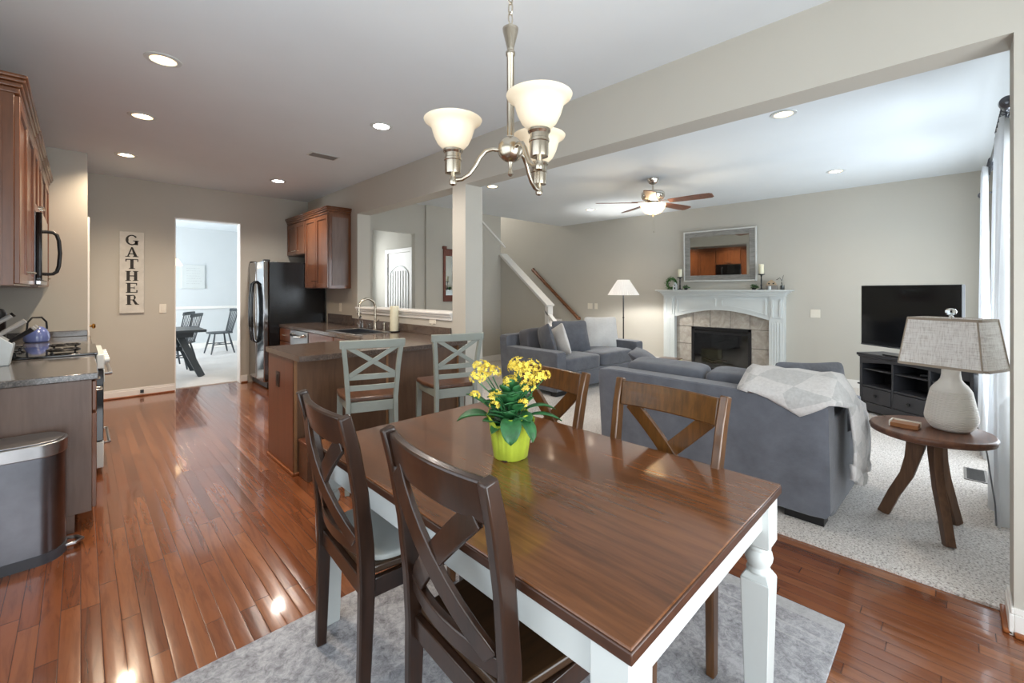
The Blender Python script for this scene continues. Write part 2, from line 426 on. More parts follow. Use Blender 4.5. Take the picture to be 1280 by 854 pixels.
def clear_glass():
    t = NT('clear_glass'); t.setp(.02); t.l(t.ramp(t.noise(t.coord(), 4), [(.3, (.93, .96, .96)), (.7, (.97, .99, .99))]), t.b.inputs['Base Color'])
    t.b.inputs['Transmission Weight'].default_value = 1; t.b.inputs['IOR'].default_value = 1.45; return t.m
M['glass'] = clear_glass()
def throw_mat():
    t = NT('pale_plaid_wool'); t.setp(.95, spec=.1); v = t.coord()
    c = t.n('TexChecker'); c.inputs['Scale'].default_value = 1; c.inputs[1].default_value = (*S(214, 211, 208), 1); c.inputs[2].default_value = (*S(178, 178, 176), 1)
    mp = t.n('Mapping'); mp.inputs['Scale'].default_value = (6, 5, 6); mp.inputs['Rotation'].default_value = (.5, .4, .6); t.l(v, mp.inputs[0]); t.l(mp.outputs[0], c.inputs[0])
    n = t.noise(v, 60, 3); col = t.mix(.4, c.outputs[0], t.ramp(n, [(.3, S(186, 184, 182)), (.7, S(226, 224, 222))]))
    t.l(col, t.b.inputs['Base Color']); t.b.inputs['Sheen Weight'].default_value = .5; t.bump(t.noise(v, 220, 3), .7, .008); return t.m
M['blanket'] = throw_mat()

# ------------------------------------------------------------------ the setting
CEIL = 2.786
XL, XB, XB2, XF = -.58, 2.625, 2.81, 7.63          # left wall, beam front/back faces, fireplace wall
YG, YBACK, YW, YM = 7.38, -1.3, -.43, 6.2           # sign wall, wall behind camera, living window wall, mirror wall
T = .12
def wallbox(name, boxes, mat='wall'):
    m = MB()
    for b in boxes: m.box(*b)
    return struct(m.build(name, M[mat], smooth=0))
m = MB(); m.box(XL, XB2, YBACK, YG+.15, -.1, 0); struct(m.build('floor', M['floor'], smooth=0))
m = MB(); m.box(XB2, 4.3, YM, 8.4, -.1, 0); struct(m.build('floor_hall', M['floor'], smooth=0))
m = MB(); m.box(XB2-.03, XF, YW, YM, -.1, .012); m.box(4.3, XF, YM, 9.2, -.1, .012); struct(m.build('floor_carpet', M['carpet'], smooth=0))
m = MB(); m.box(-2.2, 4, YG+.15, 12.4, -.1, .01); struct(m.build('floor_dining', M['carpet_d'], smooth=0))
m = MB(); m.box(XL-T, XB2, YBACK-T, YG+.15, CEIL, CEIL+.1); m.box(XB2, XF+T, YW-T, YM, CEIL, CEIL+.1); m.box(XB2, 4.4, YM, 8.4, CEIL, CEIL+.1)
struct(m.build('ceiling', M['ceil'], smooth=0))
m = MB(); m.box(-2.2, 4, YG+.15, 12.4, CEIL, CEIL+.1); struct(m.build('ceiling_dining', M['ceil'], smooth=0))
m = MB(); m.box(4.4, XF+T, YM, 9.2, 5.2, 5.3); struct(m.build('ceiling_stairwell', M['ceil'], smooth=0))
# sign wall with the cased opening into the dining room
OX0, OX1, OZ = .90, 1.675, 2.345
wallbox('wall_sign', [(XL, OX0, YG, YG+.15, 0, CEIL), (OX1, XB2, YG, YG+.15, 0, CEIL), (OX0, OX1, YG, YG+.15, OZ, CEIL)])
m = MB(); m.box(OX0, OX0+.012, YG-.004, YG+.154, 0, OZ); m.box(OX1-.012, OX1, YG-.004, YG+.154, 0, OZ); m.box(OX0, OX1, YG-.004, YG+.154, OZ-.012, OZ)
struct(m.build('trim_1', M['trim'], smooth=0))
wallbox('wall_left', [(XL-T, XL, YBACK, YG, 0, CEIL)])
YP = 6.34
wallbox('wall_pantry', [(XL, .05, YP, YP+.1, 0, CEIL), (-.05, .05, YP+.1, 6.48, 0, CEIL), (-.05, .05, 7.24, YG, 0, CEIL), (-.05, .05, 6.48, 7.24, 2.07, CEIL)])
m = MB(); m.box(.05, .066, 6.42, 6.49, 0, 2.13); m.box(.05, .066, 7.23, 7.30, 0, 2.13); m.box(.05, .066, 6.49, 7.23, 2.07, 2.13)
struct(m.build('trim_2', M['trim'], bevel=.003))
d1 = struct(MB().box(.015, .055, 6.49, 7.23, .01, 2.07).build('door_1', M['trim'], bevel=.003))
MB().lathe([(.024, 0), (.024, .006), (.010, .010), (.010, .03), (.026, .038), (.029, .052), (.02, .064), (1e-5, .066)], 20, M=Matrix.Translation((.055, 6.86, .955)) @ Euler((0, PI/2, 0)).to_matrix().to_4x4()).build('door_knob', M['brass'], d1)
# wall behind the camera with a patio door
PX0, PX1, PZ = -.45, 1.95, 2.15
wallbox('wall_back', [(XL-T, PX0, YBACK-T, YBACK, 0, CEIL), (PX1, XB2, YBACK-T, YBACK, 0, CEIL), (PX0, PX1, YBACK-T, YBACK, PZ, CEIL)])
m = MB()
for x in (PX0, (PX0+PX1)/2-.04, PX1-.07): m.box(x, x+.07, YBACK-.1, YBACK-.02, 0, PZ)
m.box(PX0, PX1, YBACK-.1, YBACK-.02, PZ-.08, PZ); m.box(PX0, PX1, YBACK-.1, YBACK-.02, 0, .1)
struct(m.build('door_4', M['trim'], bevel=.004))
wallbox('wall_stub', [(XB, XB2, YBACK-T, -.16, 0, CEIL)])
# beam, column, half wall with its pass-through
wallbox('wall_beam', [(XB, XB2, -.16, 5.6, 2.38, CEIL), (XB, XB2, 5.6, YG, 0, CEIL)])
wallbox('wall_column', [(XB, XB2+.03, 3.30, 3.505, 0, 2.38)])
wallbox('wall_half', [(XB, XB2, 3.505, 5.6, 0, 1.075)])
m = MB(); m.box(XB-.035, XB2+.035, 3.507, 5.6, 1.115, 1.14); m.box(XB-.022, XB2+.022, 3.507, 5.6, 1.09, 1.116); m.box(XB-.012, XB2+.012, 3.507, 5.6, 1.055, 1.09)
struct(m.build('trim_3', M['trim'], bevel=.006))
# living room
wallbox('wall_fireplace', [(XF, XF+T, YW-T, 9.2, 0, 5.2)])
WX0, WX1, WZ0, WZ1 = 3.75, 6.75, .5, 2.2
wallbox('wall_window', [(XB2, WX0, YW-T, YW, 0, CEIL), (WX1, XF, YW-T, YW, 0, CEIL), (WX0, WX1, YW-T, YW, 0, WZ0), (WX0, WX1, YW-T, YW, WZ1, CEIL)])
m = MB()
for i in range(4):
    x = WX0+(WX1-WX0-.06)*i/3; m.box(x, x+.06, YW-.09, YW-.04, WZ0, WZ1)
for z in (WZ0, (WZ0+WZ1)/2-.02, WZ1-.05): m.box(WX0, WX1, YW-.09, YW-.04, z, z+.05)
struct(m.build('window_1', M['trim'], bevel=.003))
def frame_x(name, x0, x1, y0, y1, z0, z1, n):
    m = MB(); m.box(x0, x1, y0-.07, y0, z0-.07, z1+.07); m.box(x0, x1, y1, y1+.07, z0-.07, z1+.07); m.box(x0, x1, y0, y1, z0-.07, z0); m.box(x0, x1, y0, y1, z1, z1+.07)
    for i in range(1, n): m.box(x0, x1, y0+(y1-y0)*i/n-.025, y0+(y1-y0)*i/n+.025, z0, z1)
    m.box(x0, x1, y0, y1, (z0+z1)/2-.015, (z0+z1)/2+.015); return struct(m.build(name, M['trim'], bevel=.003))
frame_x('added_lamp_frame', XL, XL+.05, -.3, 2.3, .65, 2.25, 3)  # unseen frame added around the left fill lamp
frame_x('window_3', -2.2, -1.86, 8.9, 11.5, .6, 2.4, 3)
# hall behind the pass-through
wallbox('wall_mirror', [(4.10, 5.8, YM, YM+.1, 0, CEIL)])
wallbox('wall_hall', [(XB2, 3.17, 6.24, 6.34, 0, CEIL), (3.17, 3.91, 6.24, 6.34, 2.292, CEIL), (3.91, 4.3, 6.24, 6.34, 0, CEIL), (4.2, 4.3, 6.34, 6.75, 0, CEIL)])
wallbox('wall_entry', [(4.2, 4.3, 6.75, 6.84, 0, CEIL), (4.2, 4.3, 7.66, 8.3, 0, CEIL), (4.2, 4.3, 6.84, 7.66, 2.08, CEIL), (XB2, 4.3, 8.3, 8.4, 0, CEIL), (XB2, XB2+.1, 6.34, 8.3, 0, CEIL)])
m = MB(); m.box(4.18, 4.2, 6.76, 6.845, 0, 2.13); m.box(4.18, 4.2, 7.655, 7.735, 0, 2.13); m.box(4.18, 4.2, 6.845, 7.655, 2.055, 2.13)
struct(m.build('trim_4', M['trim'], bevel=.003))
d2 = struct(MB().box(4.205, 4.245, 6.845, 7.655, .01, 2.055).build('door_2', M['trim'], bevel=.003))
m = MB()
arch = [(6.93+.64*i/14, 1.66+.15*math.sin(PI*i/14)**.6) for i in range(15)]
m.bar([(4.2, 6.93, .95), (4.2, 6.93, 1.65)]+[(4.2, y, z) for y, z in arch]+[(4.2, 7.57, 1.65), (4.2, 7.57, .95), (4.2, 6.94, .95)], .018, .018, up=(1, 0, 0))
for i in range(1, 7): m.box(4.194, 4.206, 6.93+.0914*i-.006, 6.93+.0914*i+.006, .96, 1.72)
m.build('door_panel', M['white_p'], d2)
m = MB()
for z in (.3, 1.75): m.cbox((4.195, 7.66, z), (.012, .02, .09))
m.build('hinge', M['steel'], d2)
# stairs
def knee(name, y0, y1, z0, z1, x=5.8, t=.11):
    m = MB(); m.prism([(y0, 0), (y1, 0), (y1, z1), (y0, z0)], x, x+t, 'x'); return struct(m.build(name, M['wall'], smooth=0))
knee('wall_knee', 5.03, YM, 1.09, 2.03)
m = MB(); m.bar([(5.855, 4.98, 1.09), (5.855, 6.19, 2.06)], .2, .035, up=(0, -.6, .8)); m.bar([(5.855, 5.0, 1.065), (5.855, 6.19, 2.03)], .15, .03, up=(0, -.6, .8))
struct(m.build('trim_5', M['trim'], bevel=.005))
m = MB(); m.box(5.79, 5.92, 4.98, 5.06, 0, 1.08); m.bar([(5.84, 5.06, 1.0), (5.84, 4.55, .50)], .10, .035, up=(0, .6, .8)); m.box(5.79, 5.89, 4.5, 4.6, 0, .5)
struct(m.build('trim_6', M['trim'], bevel=.005))
m = MB()
for i in range(7): m.box(5.93, XF, 5.35+.27*i, 5.35+.27*(i+1) if i < 6 else 9.0, .012, .15+.19*i)
struct(m.build('stairs', M['carpet'], smooth=0))
# upper flight: slanted wall top above the mirror wall, stairwell upper walls
m = MB(); m.prism([(4.3, CEIL), (5.78, CEIL-.5), (5.78, 2.2), (4.3, 2.2)], YM+.101, YM+.16, 'y'); struct(m.build('wall_flight', M['wall'], smooth=0))
m = MB(); m.bar([(5.1, YM-.008, 2.80), (5.91, YM-.008, 2.20)], .03, .04, up=(0, -1, 0)); struct(m.build('trim_7', M['trim'], bevel=.004))
wallbox('wall_stairwell', [(4.4, XF, 9.2, 9.3, 0, 5.2), (4.3, 4.4, YM+.16, 9.2, CEIL, 5.2), (4.4, XF, YM, YM+.1, CEIL+.1, 5.2)])
# dining room shell
m = MB(); m.box(-2.2, 4, 12.3, 12.4, 0, CEIL); m.box(3.3, 3.4, YG+.15, 12.3, 0, CEIL); m.box(-2.3, -2.2, YG+.15, 12.3, 0, CEIL); struct(m.build('wall_dining', M['wall_d'], smooth=0))
m = MB(); m.box(-2.2, 3.3, 12.27, 12.3, .93, .99); m.box(-2.2, 3.3, 12.285, 12.3, .01, .14); m.box(3.27, 3.3, YG+.15, 12.27, .93, .99); m.box(3.285, 3.3, YG+.15, 12.27, .01, .14)
struct(m.build('trim_8', M['trim'], bevel=.004))
# baseboards and shoe moulding
def baseboard(name, segs, shoe=True, z=0):
    m = MB(); s = MB()
    for (x0, y0, x1, y1, nx, ny) in segs:
        X0, X1 = sorted((x0, x1)); Y0, Y1 = sorted((y0, y1))
        def off(a): return (X0+min(0, nx*a), X1+max(0, nx*a), Y0+min(0, ny*a), Y1+max(0, ny*a))
        m.box(*off(.014), z, z+.085); m.box(*off(.009), z+.085, z+.11); s.box(*off(.03), z, z+.02)
    o = struct(m.build(name, M['trim'], bevel=.003))
    if shoe: s.build('shoe_moulding', M['shoe'], o, bevel=.006)
    else: s.bm.free()
    return o
baseboard('baseboard_sign', [(.05, YG, OX0, YG, 0, -1), (OX1, YG, 1.76, YG, 0, -1)])
baseboard('baseboard_stub', [(XB, YBACK, XB, -.16, -1, 0), (XB-.014, -.16, XB2, -.16, 0, 1)])
baseboard('baseboard_fireplace', [(XF, YW, XF, 1.70, -1, 0), (XF, 3.72, XF, 5.3, -1, 0)], False, .012)
baseboard('baseboard_hall', [(4.16, YM, 5.8, YM, 0, -1)], False, .012)
baseboard('baseboard_knee', [(5.8, 5.06, 5.8, YM, -1, 0)], False, .012)
baseboard('baseboard_window', [(XB2, YW, XF, YW, 0, 1)], False, .012)

# ------------------------------------------------------------------ dining table
TX0, TX1, TY0, TY1, TZ = .672, 1.592, .39, 1.85, .742
tcx, tcy = (TX0+TX1)/2, (TY0+TY1)/2
RUGZ = .012
t = thing('dining_table', 'farmhouse dining table with brown wooden top and white turned legs, on the grey rug', 'table', (tcx, tcy, RUGZ))
hx, hy = (TX1-TX0)/2, (TY1-TY0)/2; Z = TZ-RUGZ
MB().box(-hx+.002, hx-.002, -hy+.002, hy-.002, Z-.006, Z).build('tabletop', M['tbl_wood'], t, bevel=.003)
MB().box(-hx, hx, -hy, hy, Z-.03, Z-.006).build('top_edge', M['tbl_edge'], t, bevel=.003)
m = MB(); a = .03
for y in (-hy+a, hy-a-.022): m.box(-hx+.06, hx-.06, y, y+.022, Z-.125, Z-.03)
for x in (-hx+a, hx-a-.022): m.box(x, x+.022, -hy+.06, hy-.06, Z-.125, Z-.03)
m.build('apron', M['white_p'], t, bevel=.002)
for sx in (-1, 1):
    for sy in (-1, 1):
        m = MB(); cx, cy = sx*(hx-.052), sy*(hy-.052); w = .084
        m.frust((cx, cy, Z-.178), (w, w), (cx, cy, Z-.03), (w, w))
        m.frust((cx, cy, Z-.188), (.066, .066), (cx, cy, Z-.178), (w, w))
        m.lathe([(.033, -.276), (.036, -.268), (.034, -.262), (.029, -.257), (.033, -.250), (.039, -.236), (.041, -.224), (.038, -.210), (.032, -.201), (.035, -.197), (.035, -.191), (.031, -.187)], 28, (cx, cy, Z))
        m.frust((cx, cy, Z-.292), (w, w), (cx, cy, Z-.272), (.06, .06))
        m.frust((cx, cy, 0), (.062, .062), (cx, cy, Z-.292), (w, w))
        m.build('leg', M['white_p'], t, bevel=.003)

# ------------------------------------------------------------------ rug
r = MB().box(-1.15, 1.15, -.79, .79, 0, .012).build('area_rug', M['rug'], loc=(1.05, 1.105, .0005), bevel=.004)
tag(r, 'faded grey vintage-pattern area rug under the dining table', 'rug')

# ------------------------------------------------------------------ dining chairs (front = +x)
def dining_chair(label, pale_top=False, wm='chair'):
    t = thing('dining_chair', label, 'chair', group='dining chairs around the table')
    W0, W1 = .205, .222
    def post(sy):
        prof = [(-.205, 0), (-.198, .2), (-.192, .42), (-.197, .55), (-.215, .72), (-.242, .87), (-.268, .97)]
        ys = [W0-.005, W0-.002, W0, W0+.003, W0+.008, W0+.013, W1]
        m = MB(); m.bar([(x, sy*y, z) for (x, z), y in zip(prof, ys)], [.03]*7, [.036, .042, .05, .05, .046, .042, .036], up=(1, 0, 0))
        return m
    for s in (-1, 1): post(s).build('back_post', M[wm], t, bevel=.005)
    def arc(z, xoff, hw, depth, n=9):
        return [(xoff-depth*(1-(2*i/(n-1)-1)**2), hw*(2*i/(n-1)-1), z) for i in range(n)]
    MB().bar(arc(.912, -.249, .205, .026), .022, .10, up=(-.2, 0, 1)).build('top_rail', M[wm], t, bevel=.005)
    MB().bar(arc(.532, -.192, .20, .03), .022, .05, up=(-.1, 0, 1)).build('lower_rail', M[wm], t, bevel=.004)
    for s in (-1, 1):
        pts = []
        for i in range(9):
            q = i/8; y = s*(-.165+.33*q); z = .55+.325*q
            x = -.2-.052*q-.03*(1-(2*q-1)**2)+(-.004*s)-.006
            pts.append((x, y, z))
        MB().bar(pts, .016, .058, up=(0, -s*.7, .7)).build('cross_slat', M[wm], t, bevel=.003)
    m = MB()
    m.bar([(-.19, -.19, .405), (-.19, .19, .405)], .022, .06); m.bar([(.185, -.19, .405), (.185, .19, .405)], .022, .06)
    for s in (-1, 1): m.bar([(-.19, s*.197, .405), (.185, s*.2, .405)], .02, .06)
    m.build('seat_frame', M[wm], t, bevel=.003)
    m = MB(); m.prism([(-.185, -.185), (-.185, .185), (.17, .222), (.21, .215), (.225, .18), (.225, -.18), (.21, -.215), (.17, -.222)], .436, .463)
    m.build('seat', M['chair_s'], t, bevel=.007, seg=3)
    if pale_top:
        m = MB(); m.soft((.02, 0, .473), (.38, .385, .03), 5, 14); o = m.build('pale_seat_top', M['pale_top'], t); o['label'] = 'pale grey seat top'  # pale grey layer laid over the dark seat
    for s in (-1, 1):
        m = MB(); m.frust((.192, s*.198, 0), (.03, .03), (.19, s*.196, .44), (.045, .045)); m.build('front_leg', M[wm], t, bevel=.003)
    return t
def place(t, x, y, rz): t.location = (x, y, RUGZ+.001); t.rotation_euler = (0, 0, rz)
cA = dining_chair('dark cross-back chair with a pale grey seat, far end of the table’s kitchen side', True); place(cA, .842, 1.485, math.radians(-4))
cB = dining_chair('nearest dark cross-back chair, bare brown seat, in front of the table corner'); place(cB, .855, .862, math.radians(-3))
cC = dining_chair('cross-back chair with amber light in its wood colour, across the table, before the grey loveseat’s plain rear', wm='chair_lit'); place(cC, 1.385, .815, math.radians(176))
copy_thing(cC, (1.40, 1.43, RUGZ+.001), math.radians(176), 'cross-back chair with amber light in its wood colour, half hidden behind the yellow flowers, far side of the table')

# ------------------------------------------------------------------ potted kalanchoe
t = thing('potted_plant', 'yellow flowering kalanchoe in a lime foil wrapped pot on the dining table', 'plant', (1.143, 1.168, TZ+.0005))
t.scale = (1.04, 1.04, 1.04)
wav = lambda a, z: 1+.03*math.sin(a*13+1.3)*max(0, z)/.14+.012*math.sin(a*29)*min(1, z/.05)+.02*math.sin(a*5)
m = MB().lathe([(.058, 0), (.061, .004), (.068, .06), (.075, .115), (.084, .146), (.082, .146), (.072, .112), (.064, .06)], 116, fn=wav, caps=False)
for v in m.bm.verts:
    if v.co.z > .14:
        a_ = math.atan2(v.co.y, v.co.x); v.co.z += .012*math.sin(a_*3+.9)+.008*math.sin(a_*7)
m.build('foil_wrap', M['foil'], t, smooth=60)
m = MB(); m.prism([(-.058, -.03), (0, -.055), (.058, -.03), (.05, .03), (0, .05), (-.05, .03)], .0, .004); m.lathe([(.058, 0), (.064, .11), (1e-5, .118)], 24); m.build('soil', M['soil'], t)
m = MB(); m.box(-.012, .012, -.001, .001, -.02, .02, Matrix.Translation((.052, -.053, .07)) @ Euler((0, .12, .75)).to_matrix().to_4x4()); m.build('price_tag', M['white_p'], t)
def leaf(m, base, az, pitch, L, Wd, droop):
    rows = []; n = 7
    dx = Vector((math.cos(az), math.sin(az), 0)); sd = Vector((-math.sin(az), math.cos(az), 0))
    p = Vector(base); a = pitch
    for i in range(n+1):
        q = i/n; w = Wd*math.sin(PI*min(1, (.08+q*.92)))**.75*(1 if q < .98 else .25)
        up = Vector((0, 0, 1))*math.cos(a)-dx*math.sin(a)
        rows.append([p-sd*w*.5+up*w*.16, p-sd*w*.25+up*w*.03, p-up*.002, p+sd*w*.25+up*w*.03, p+sd*w*.5+up*w*.16])
        p = p+(dx*math.cos(a)+Vector((0, 0, 1))*math.sin(a))*L/n; a -= droop/n
    m.grid(rows)
m = MB(); rnd = random.Random(11)
for i in range(60):
    az = rnd.uniform(0, 2*PI); lay = i/60
    z = .115+.11*lay+rnd.uniform(-.012, .012); r0 = rnd.uniform(0, .042)
    leaf(m, (r0*math.cos(az), r0*math.sin(az), z), az, .35+.6*lay+rnd.uniform(-.35, .45), rnd.uniform(.06, .09)*(1.0-lay*.15), rnd.uniform(.046, .066), rnd.uniform(-.1, 1.0))
leaf(m, (-.045, -.05, .15), -PI/2-.8, .1, .115, .07, 1.9); leaf(m, (-.02, -.06, .15), -PI/2-.1, .0, .11, .05, 1.6); leaf(m, (-.055, .06, .14), PI-.75, .2, .115, .08, .8); leaf(m, (.055, -.045, .145), -.75, .1, .12, .034, .7); leaf(m, (.06, -.02, .16), -.5, .3, .12, .034, .9); leaf(m, (-.05, .055, .17), PI-.8, .7, .10, .05, .4)
o = m.build('foliage', M['green'], t); md = o.modifiers.new('solid', 'SOLIDIFY'); md.thickness = .0018
m = MB(); heads = []
Rv = Vector((math.cos(-YAW), math.sin(-YAW), 0)); Fv = Vector((math.sin(YAW), math.cos(YAW), 0))
for (a, b, z, s) in ((-.105, .0, .315, .034), (-.115, -.02, .285, .03), (-.065, .02, .295, .03), (-.09, .04, .30, .03), (.03, .0, .325, .036), (.075, .02, .315, .036), (.05, -.03, .295, .036), (.095, -.01, .285, .03), (.02, .04, .31, .03), (.0, -.02, .27, .026), (.06, -.05, .26, .028), (-.125, -.03, .225, .016), (-.06, -.05, .225, .016), (.045, -.06, .205, .016), (-.045, -.045, .235, .014), (-.055, -.05, .195, .016), (.125, 0, .29, .018)):
    c = Rv*a+Fv*b+Vector((0, 0, z)); heads.append((c, s)); base = Vector((c.x*.25, c.y*.25, .13))
    m.tube([base, base.lerp(c, .5)+Vector((0, 0, .02)), c-Vector((0, 0, s*.5))], .0022, 6)
m.build('stems', M['green'], t)
m = MB()
for c, s in heads:
    for k in range(int(34*(s/.034)**1.5)+5):
        u = rnd.uniform(-.45, 1); th = rnd.uniform(0, 2*PI); q = math.sqrt(1-u*u)
        d = Vector((q*math.cos(th), q*math.sin(th), u)); p = c+d*s*rnd.uniform(.75, 1.1)*Vector((1, 1, .75)).length/1.6
        p = c+Vector((d.x*s, d.y*s, d.z*s*.8))
        a1 = d.orthogonal().normalized(); a2 = d.cross(a1)
        ro = rnd.uniform(0, 1.5); pr = rnd.uniform(.0062, .0082)
        for e in range(4):
            an = ro+e*PI/2; dd = a1*math.cos(an)+a2*math.sin(an); ss = a1*-math.sin(an)+a2*math.cos(an)
            m.poly([p, p+dd*pr*.6+ss*pr*.42+d*.001, p+dd*pr*1.15+d*.0025, p+dd*pr*.6-ss*pr*.42+d*.001])
m.build('flowers', M['yellow'], t, smooth=0)

# ------------------------------------------------------------------ chandelier
HD = 1.48
hub = Vector((HD*math.sin(YAW), HD*math.cos(YAW), 0))+Rv*(-.005)
t = thing('chandelier', 'brushed nickel three-arm chandelier with cream bell shades above the dining table', 'chandelier', (hub.x, hub.y, 0))
m = MB(); m.lathe([(.0125, 1.88), (.0125, 2.15), (.016, 2.155), (.016, 2.165), (.012, 2.17), (.012, 2.18), (.026, 2.235), (.027, 2.245), (.008, 2.25), (.008, 2.26)], 20); m.build('stem', M['nickel'], t)
m = MB(); m.lathe([(.004, 1.745), (.010, 1.752), (.007, 1.765), (.006, 1.775)]+[(.044*math.sin(q), 1.836-.044*math.cos(q)) for q in [.2+2.62*i/12 for i in range(13)]]+[(.0125, 1.881)], 28); m.build('hub', M['nickel'], t)
m = MB(); z = 2.262; k = 0
while z < CEIL-.03:
    ring = [(math.cos(a)*.009, 0, z+.018+math.sin(a)*.021) for a in [2*PI*i/14 for i in range(15)]]
    if k % 2: ring = [(0, x, zz) for x, _, zz in ring]
    m.tube(ring, .0026, 6, caps=False); z += .034; k += 1
m.build('chain', M['nickel'], t)
m = MB(); m.lathe([(.06, CEIL-.002), (.058, CEIL-.02), (.02, CEIL-.035), (.006, CEIL-.04)], 24); m.build('ceiling_canopy', M['nickel'], t)
for ang in (-64, 57, 177):
    a = math.radians(ang); d = Rv*math.cos(a)+Fv*math.sin(a); e = d*.196
    def P(r, z): return (d.x*r, d.y*r, z)
    arm = MB().tube([P(.035, 1.835), P(.06, 1.838), P(.085, 1.832), P(.105, 1.81), P(.12, 1.782), P(.14, 1.755), P(.165, 1.738), P(.196, 1.735)], .0075, 12).build('arm', M['nickel'], t)
    c = (e.x, e.y, 0)
    m = MB(); m.lathe([(.004, 1.716), (.012, 1.72), (.014, 1.73), (.011, 1.742), (.009, 1.755), (.027, 1.758), (.028, 1.768), (.028, 1.80), (.0305, 1.802), (.0305, 1.81), (.028, 1.812), (.028, 1.825), (.034, 1.832), (.034, 1.838), (.02, 1.84)], 26, c); m.build('socket_cup', M['nickel'], arm)
    m = MB(); m.lathe([(.024, 1.838), (.036, 1.842), (.052, 1.858), (.064, 1.882), (.071, 1.905), (.075, 1.918), (.085, 1.926), (.096, 1.934), (.0985, 1.940), (.096, 1.942), (.083, 1.931), (.072, 1.918), (.067, 1.903), (.058, 1.878), (.045, 1.857), (.02, 1.845)], 40, c, caps=False)
    m.build('glass_shade', M['shade'], arm)
    m = MB(); m.sphere((c[0], c[1], 1.893), .024, 14, 8); m.build('bulb', emit('lit_bulb', (1, .82, .55), 14), arm)
    point('chandelier_bulb', (c[0], c[1], 1.893), 2.6, (1, .78, .5), .028, t)

# ------------------------------------------------------------------ bar stools (front = +x)
def bar_stool(label):
    t = thing('bar_stool', label, 'stool', group='counter stools at the peninsula')
    SH = .63
    m = MB(); pts = [(-.19, -.16), (-.19, .16), (.02, .205), (.17, .21), (.215, .19), (.22, 0), (.215, -.19), (.17, -.21), (.02, -.205)]
    m.prism(pts, SH-.03, SH); m.build('seat', M['stool_s'], t, bevel=.009, seg=3)
    m = MB()
    m.bar([(-.19, -.15, SH-.065), (-.19, .15, SH-.065)], .022, .07); m.bar([(.175, -.175, SH-.06), (.175, .175, SH-.06)], .02, .06)
    for s in (-1, 1): m.bar([(-.19, s*.15, SH-.06), (.175, s*.185, SH-.06)], .02, .06)
    m.build('seat_apron', M['stool'], t, bevel=.002)
    for s in (-1, 1):
        m = MB(); m.bar([(-.235, s*.165, 0), (-.205, s*.158, .4), (-.2, s*.156, .62), (-.222, s*.172, .85), (-.245, s*.188, 1.0)], .03, [.036, .04, .042, .036, .034], up=(1, 0, 0)); m.build('back_post', M['stool'], t, bevel=.003)
        m = MB(); m.frust((.185, s*.195, 0), (.034, .034), (.18, s*.185, SH-.03), (.042, .042)); m.build('front_leg', M['stool'], t, bevel=.003)
    m = MB(); m.bar([(-.245, -.212, 1.0), (-.262, -.1, 1.0), (-.266, 0, 1.0), (-.262, .1, 1.0), (-.245, .212, 1.0)], .024, .055, up=(-.1, 0, 1)); m.build('top_rail', M['stool'], t, bevel=.004)
    for z, w, x in ((.775, .166, -.216), (.70, .162, -.21)):
        m = MB(); m.bar([(x, -w, z), (x-.012, 0, z), (x, w, z)], .018, .036); m.build('back_slat', M['stool'], t, bevel=.002)
    for s in (-1, 1):
        m = MB(); m.bar([(-.222+.003*s, -s*.15, .785), (-.25+.003*s, s*.165, .985)], .014, .03, up=(0, -s*.6, .8)); m.build('cross_slat', M['stool'], t, bevel=.002)
    m = MB(); m.bar([(.185, -.19, .22), (.185, .19, .22)], .02, .035)
    for s in (-1, 1): m.bar([(-.21, s*.16, .3), (.185, s*.19, .3)], .018, .03)
    m.build('foot_rail', M['stool'], t, bevel=.002)
    return t
def put(t, bx, by, deg):
    a = math.radians(deg); t.location = (bx+math.cos(a)*.21, by+math.sin(a)*.21, 0); t.rotation_euler = (0, 0, a)
sA = bar_stool('sage grey bar stool with brown seat, left one, nearer the fridge'); put(sA, 1.42, 2.80, 70)
sB = copy_thing(sA, (0, 0, 0), 0, 'sage grey bar stool with brown seat, right one, beside the white column'); put(sB, 2.075, 2.72, 73)

# ------------------------------------------------------------------ kitchen cabinets
def shaker(m, x, y0, y1, z0, z1, nx, d=.02, fr=.055):
    """frame-and-panel door on a plane x = const facing nx"""
    a, b = sorted((x, x+nx*d)); m.box(a, b, y0, y0+fr, z0, z1); m.box(a, b, y1-fr, y1, z0, z1); m.box(a, b, y0+fr, y1-fr, z0, z0+fr); m.box(a, b, y0+fr, y1-fr, z1-fr, z1)
    a, b = sorted((x, x+nx*d*.45)); m.box(a, b, y0+fr, y1-fr, z0+fr, z1-fr)
def pull(y, z, x, nx, parent, vert=False):
    L = .045; m = MB()
    if vert: pts = [(x, y, z-L), (x+nx*.026, y, z-L), (x+nx*.028, y, z), (x+nx*.026, y, z+L), (x, y, z+L)]
    else: pts = [(x, y-L, z), (x+nx*.026, y-L, z), (x+nx*.028, y, z), (x+nx*.026, y+L, z), (x, y+L, z)]
    return m.tube(pts, .005, 8).build('handle', M['nickel'], parent)
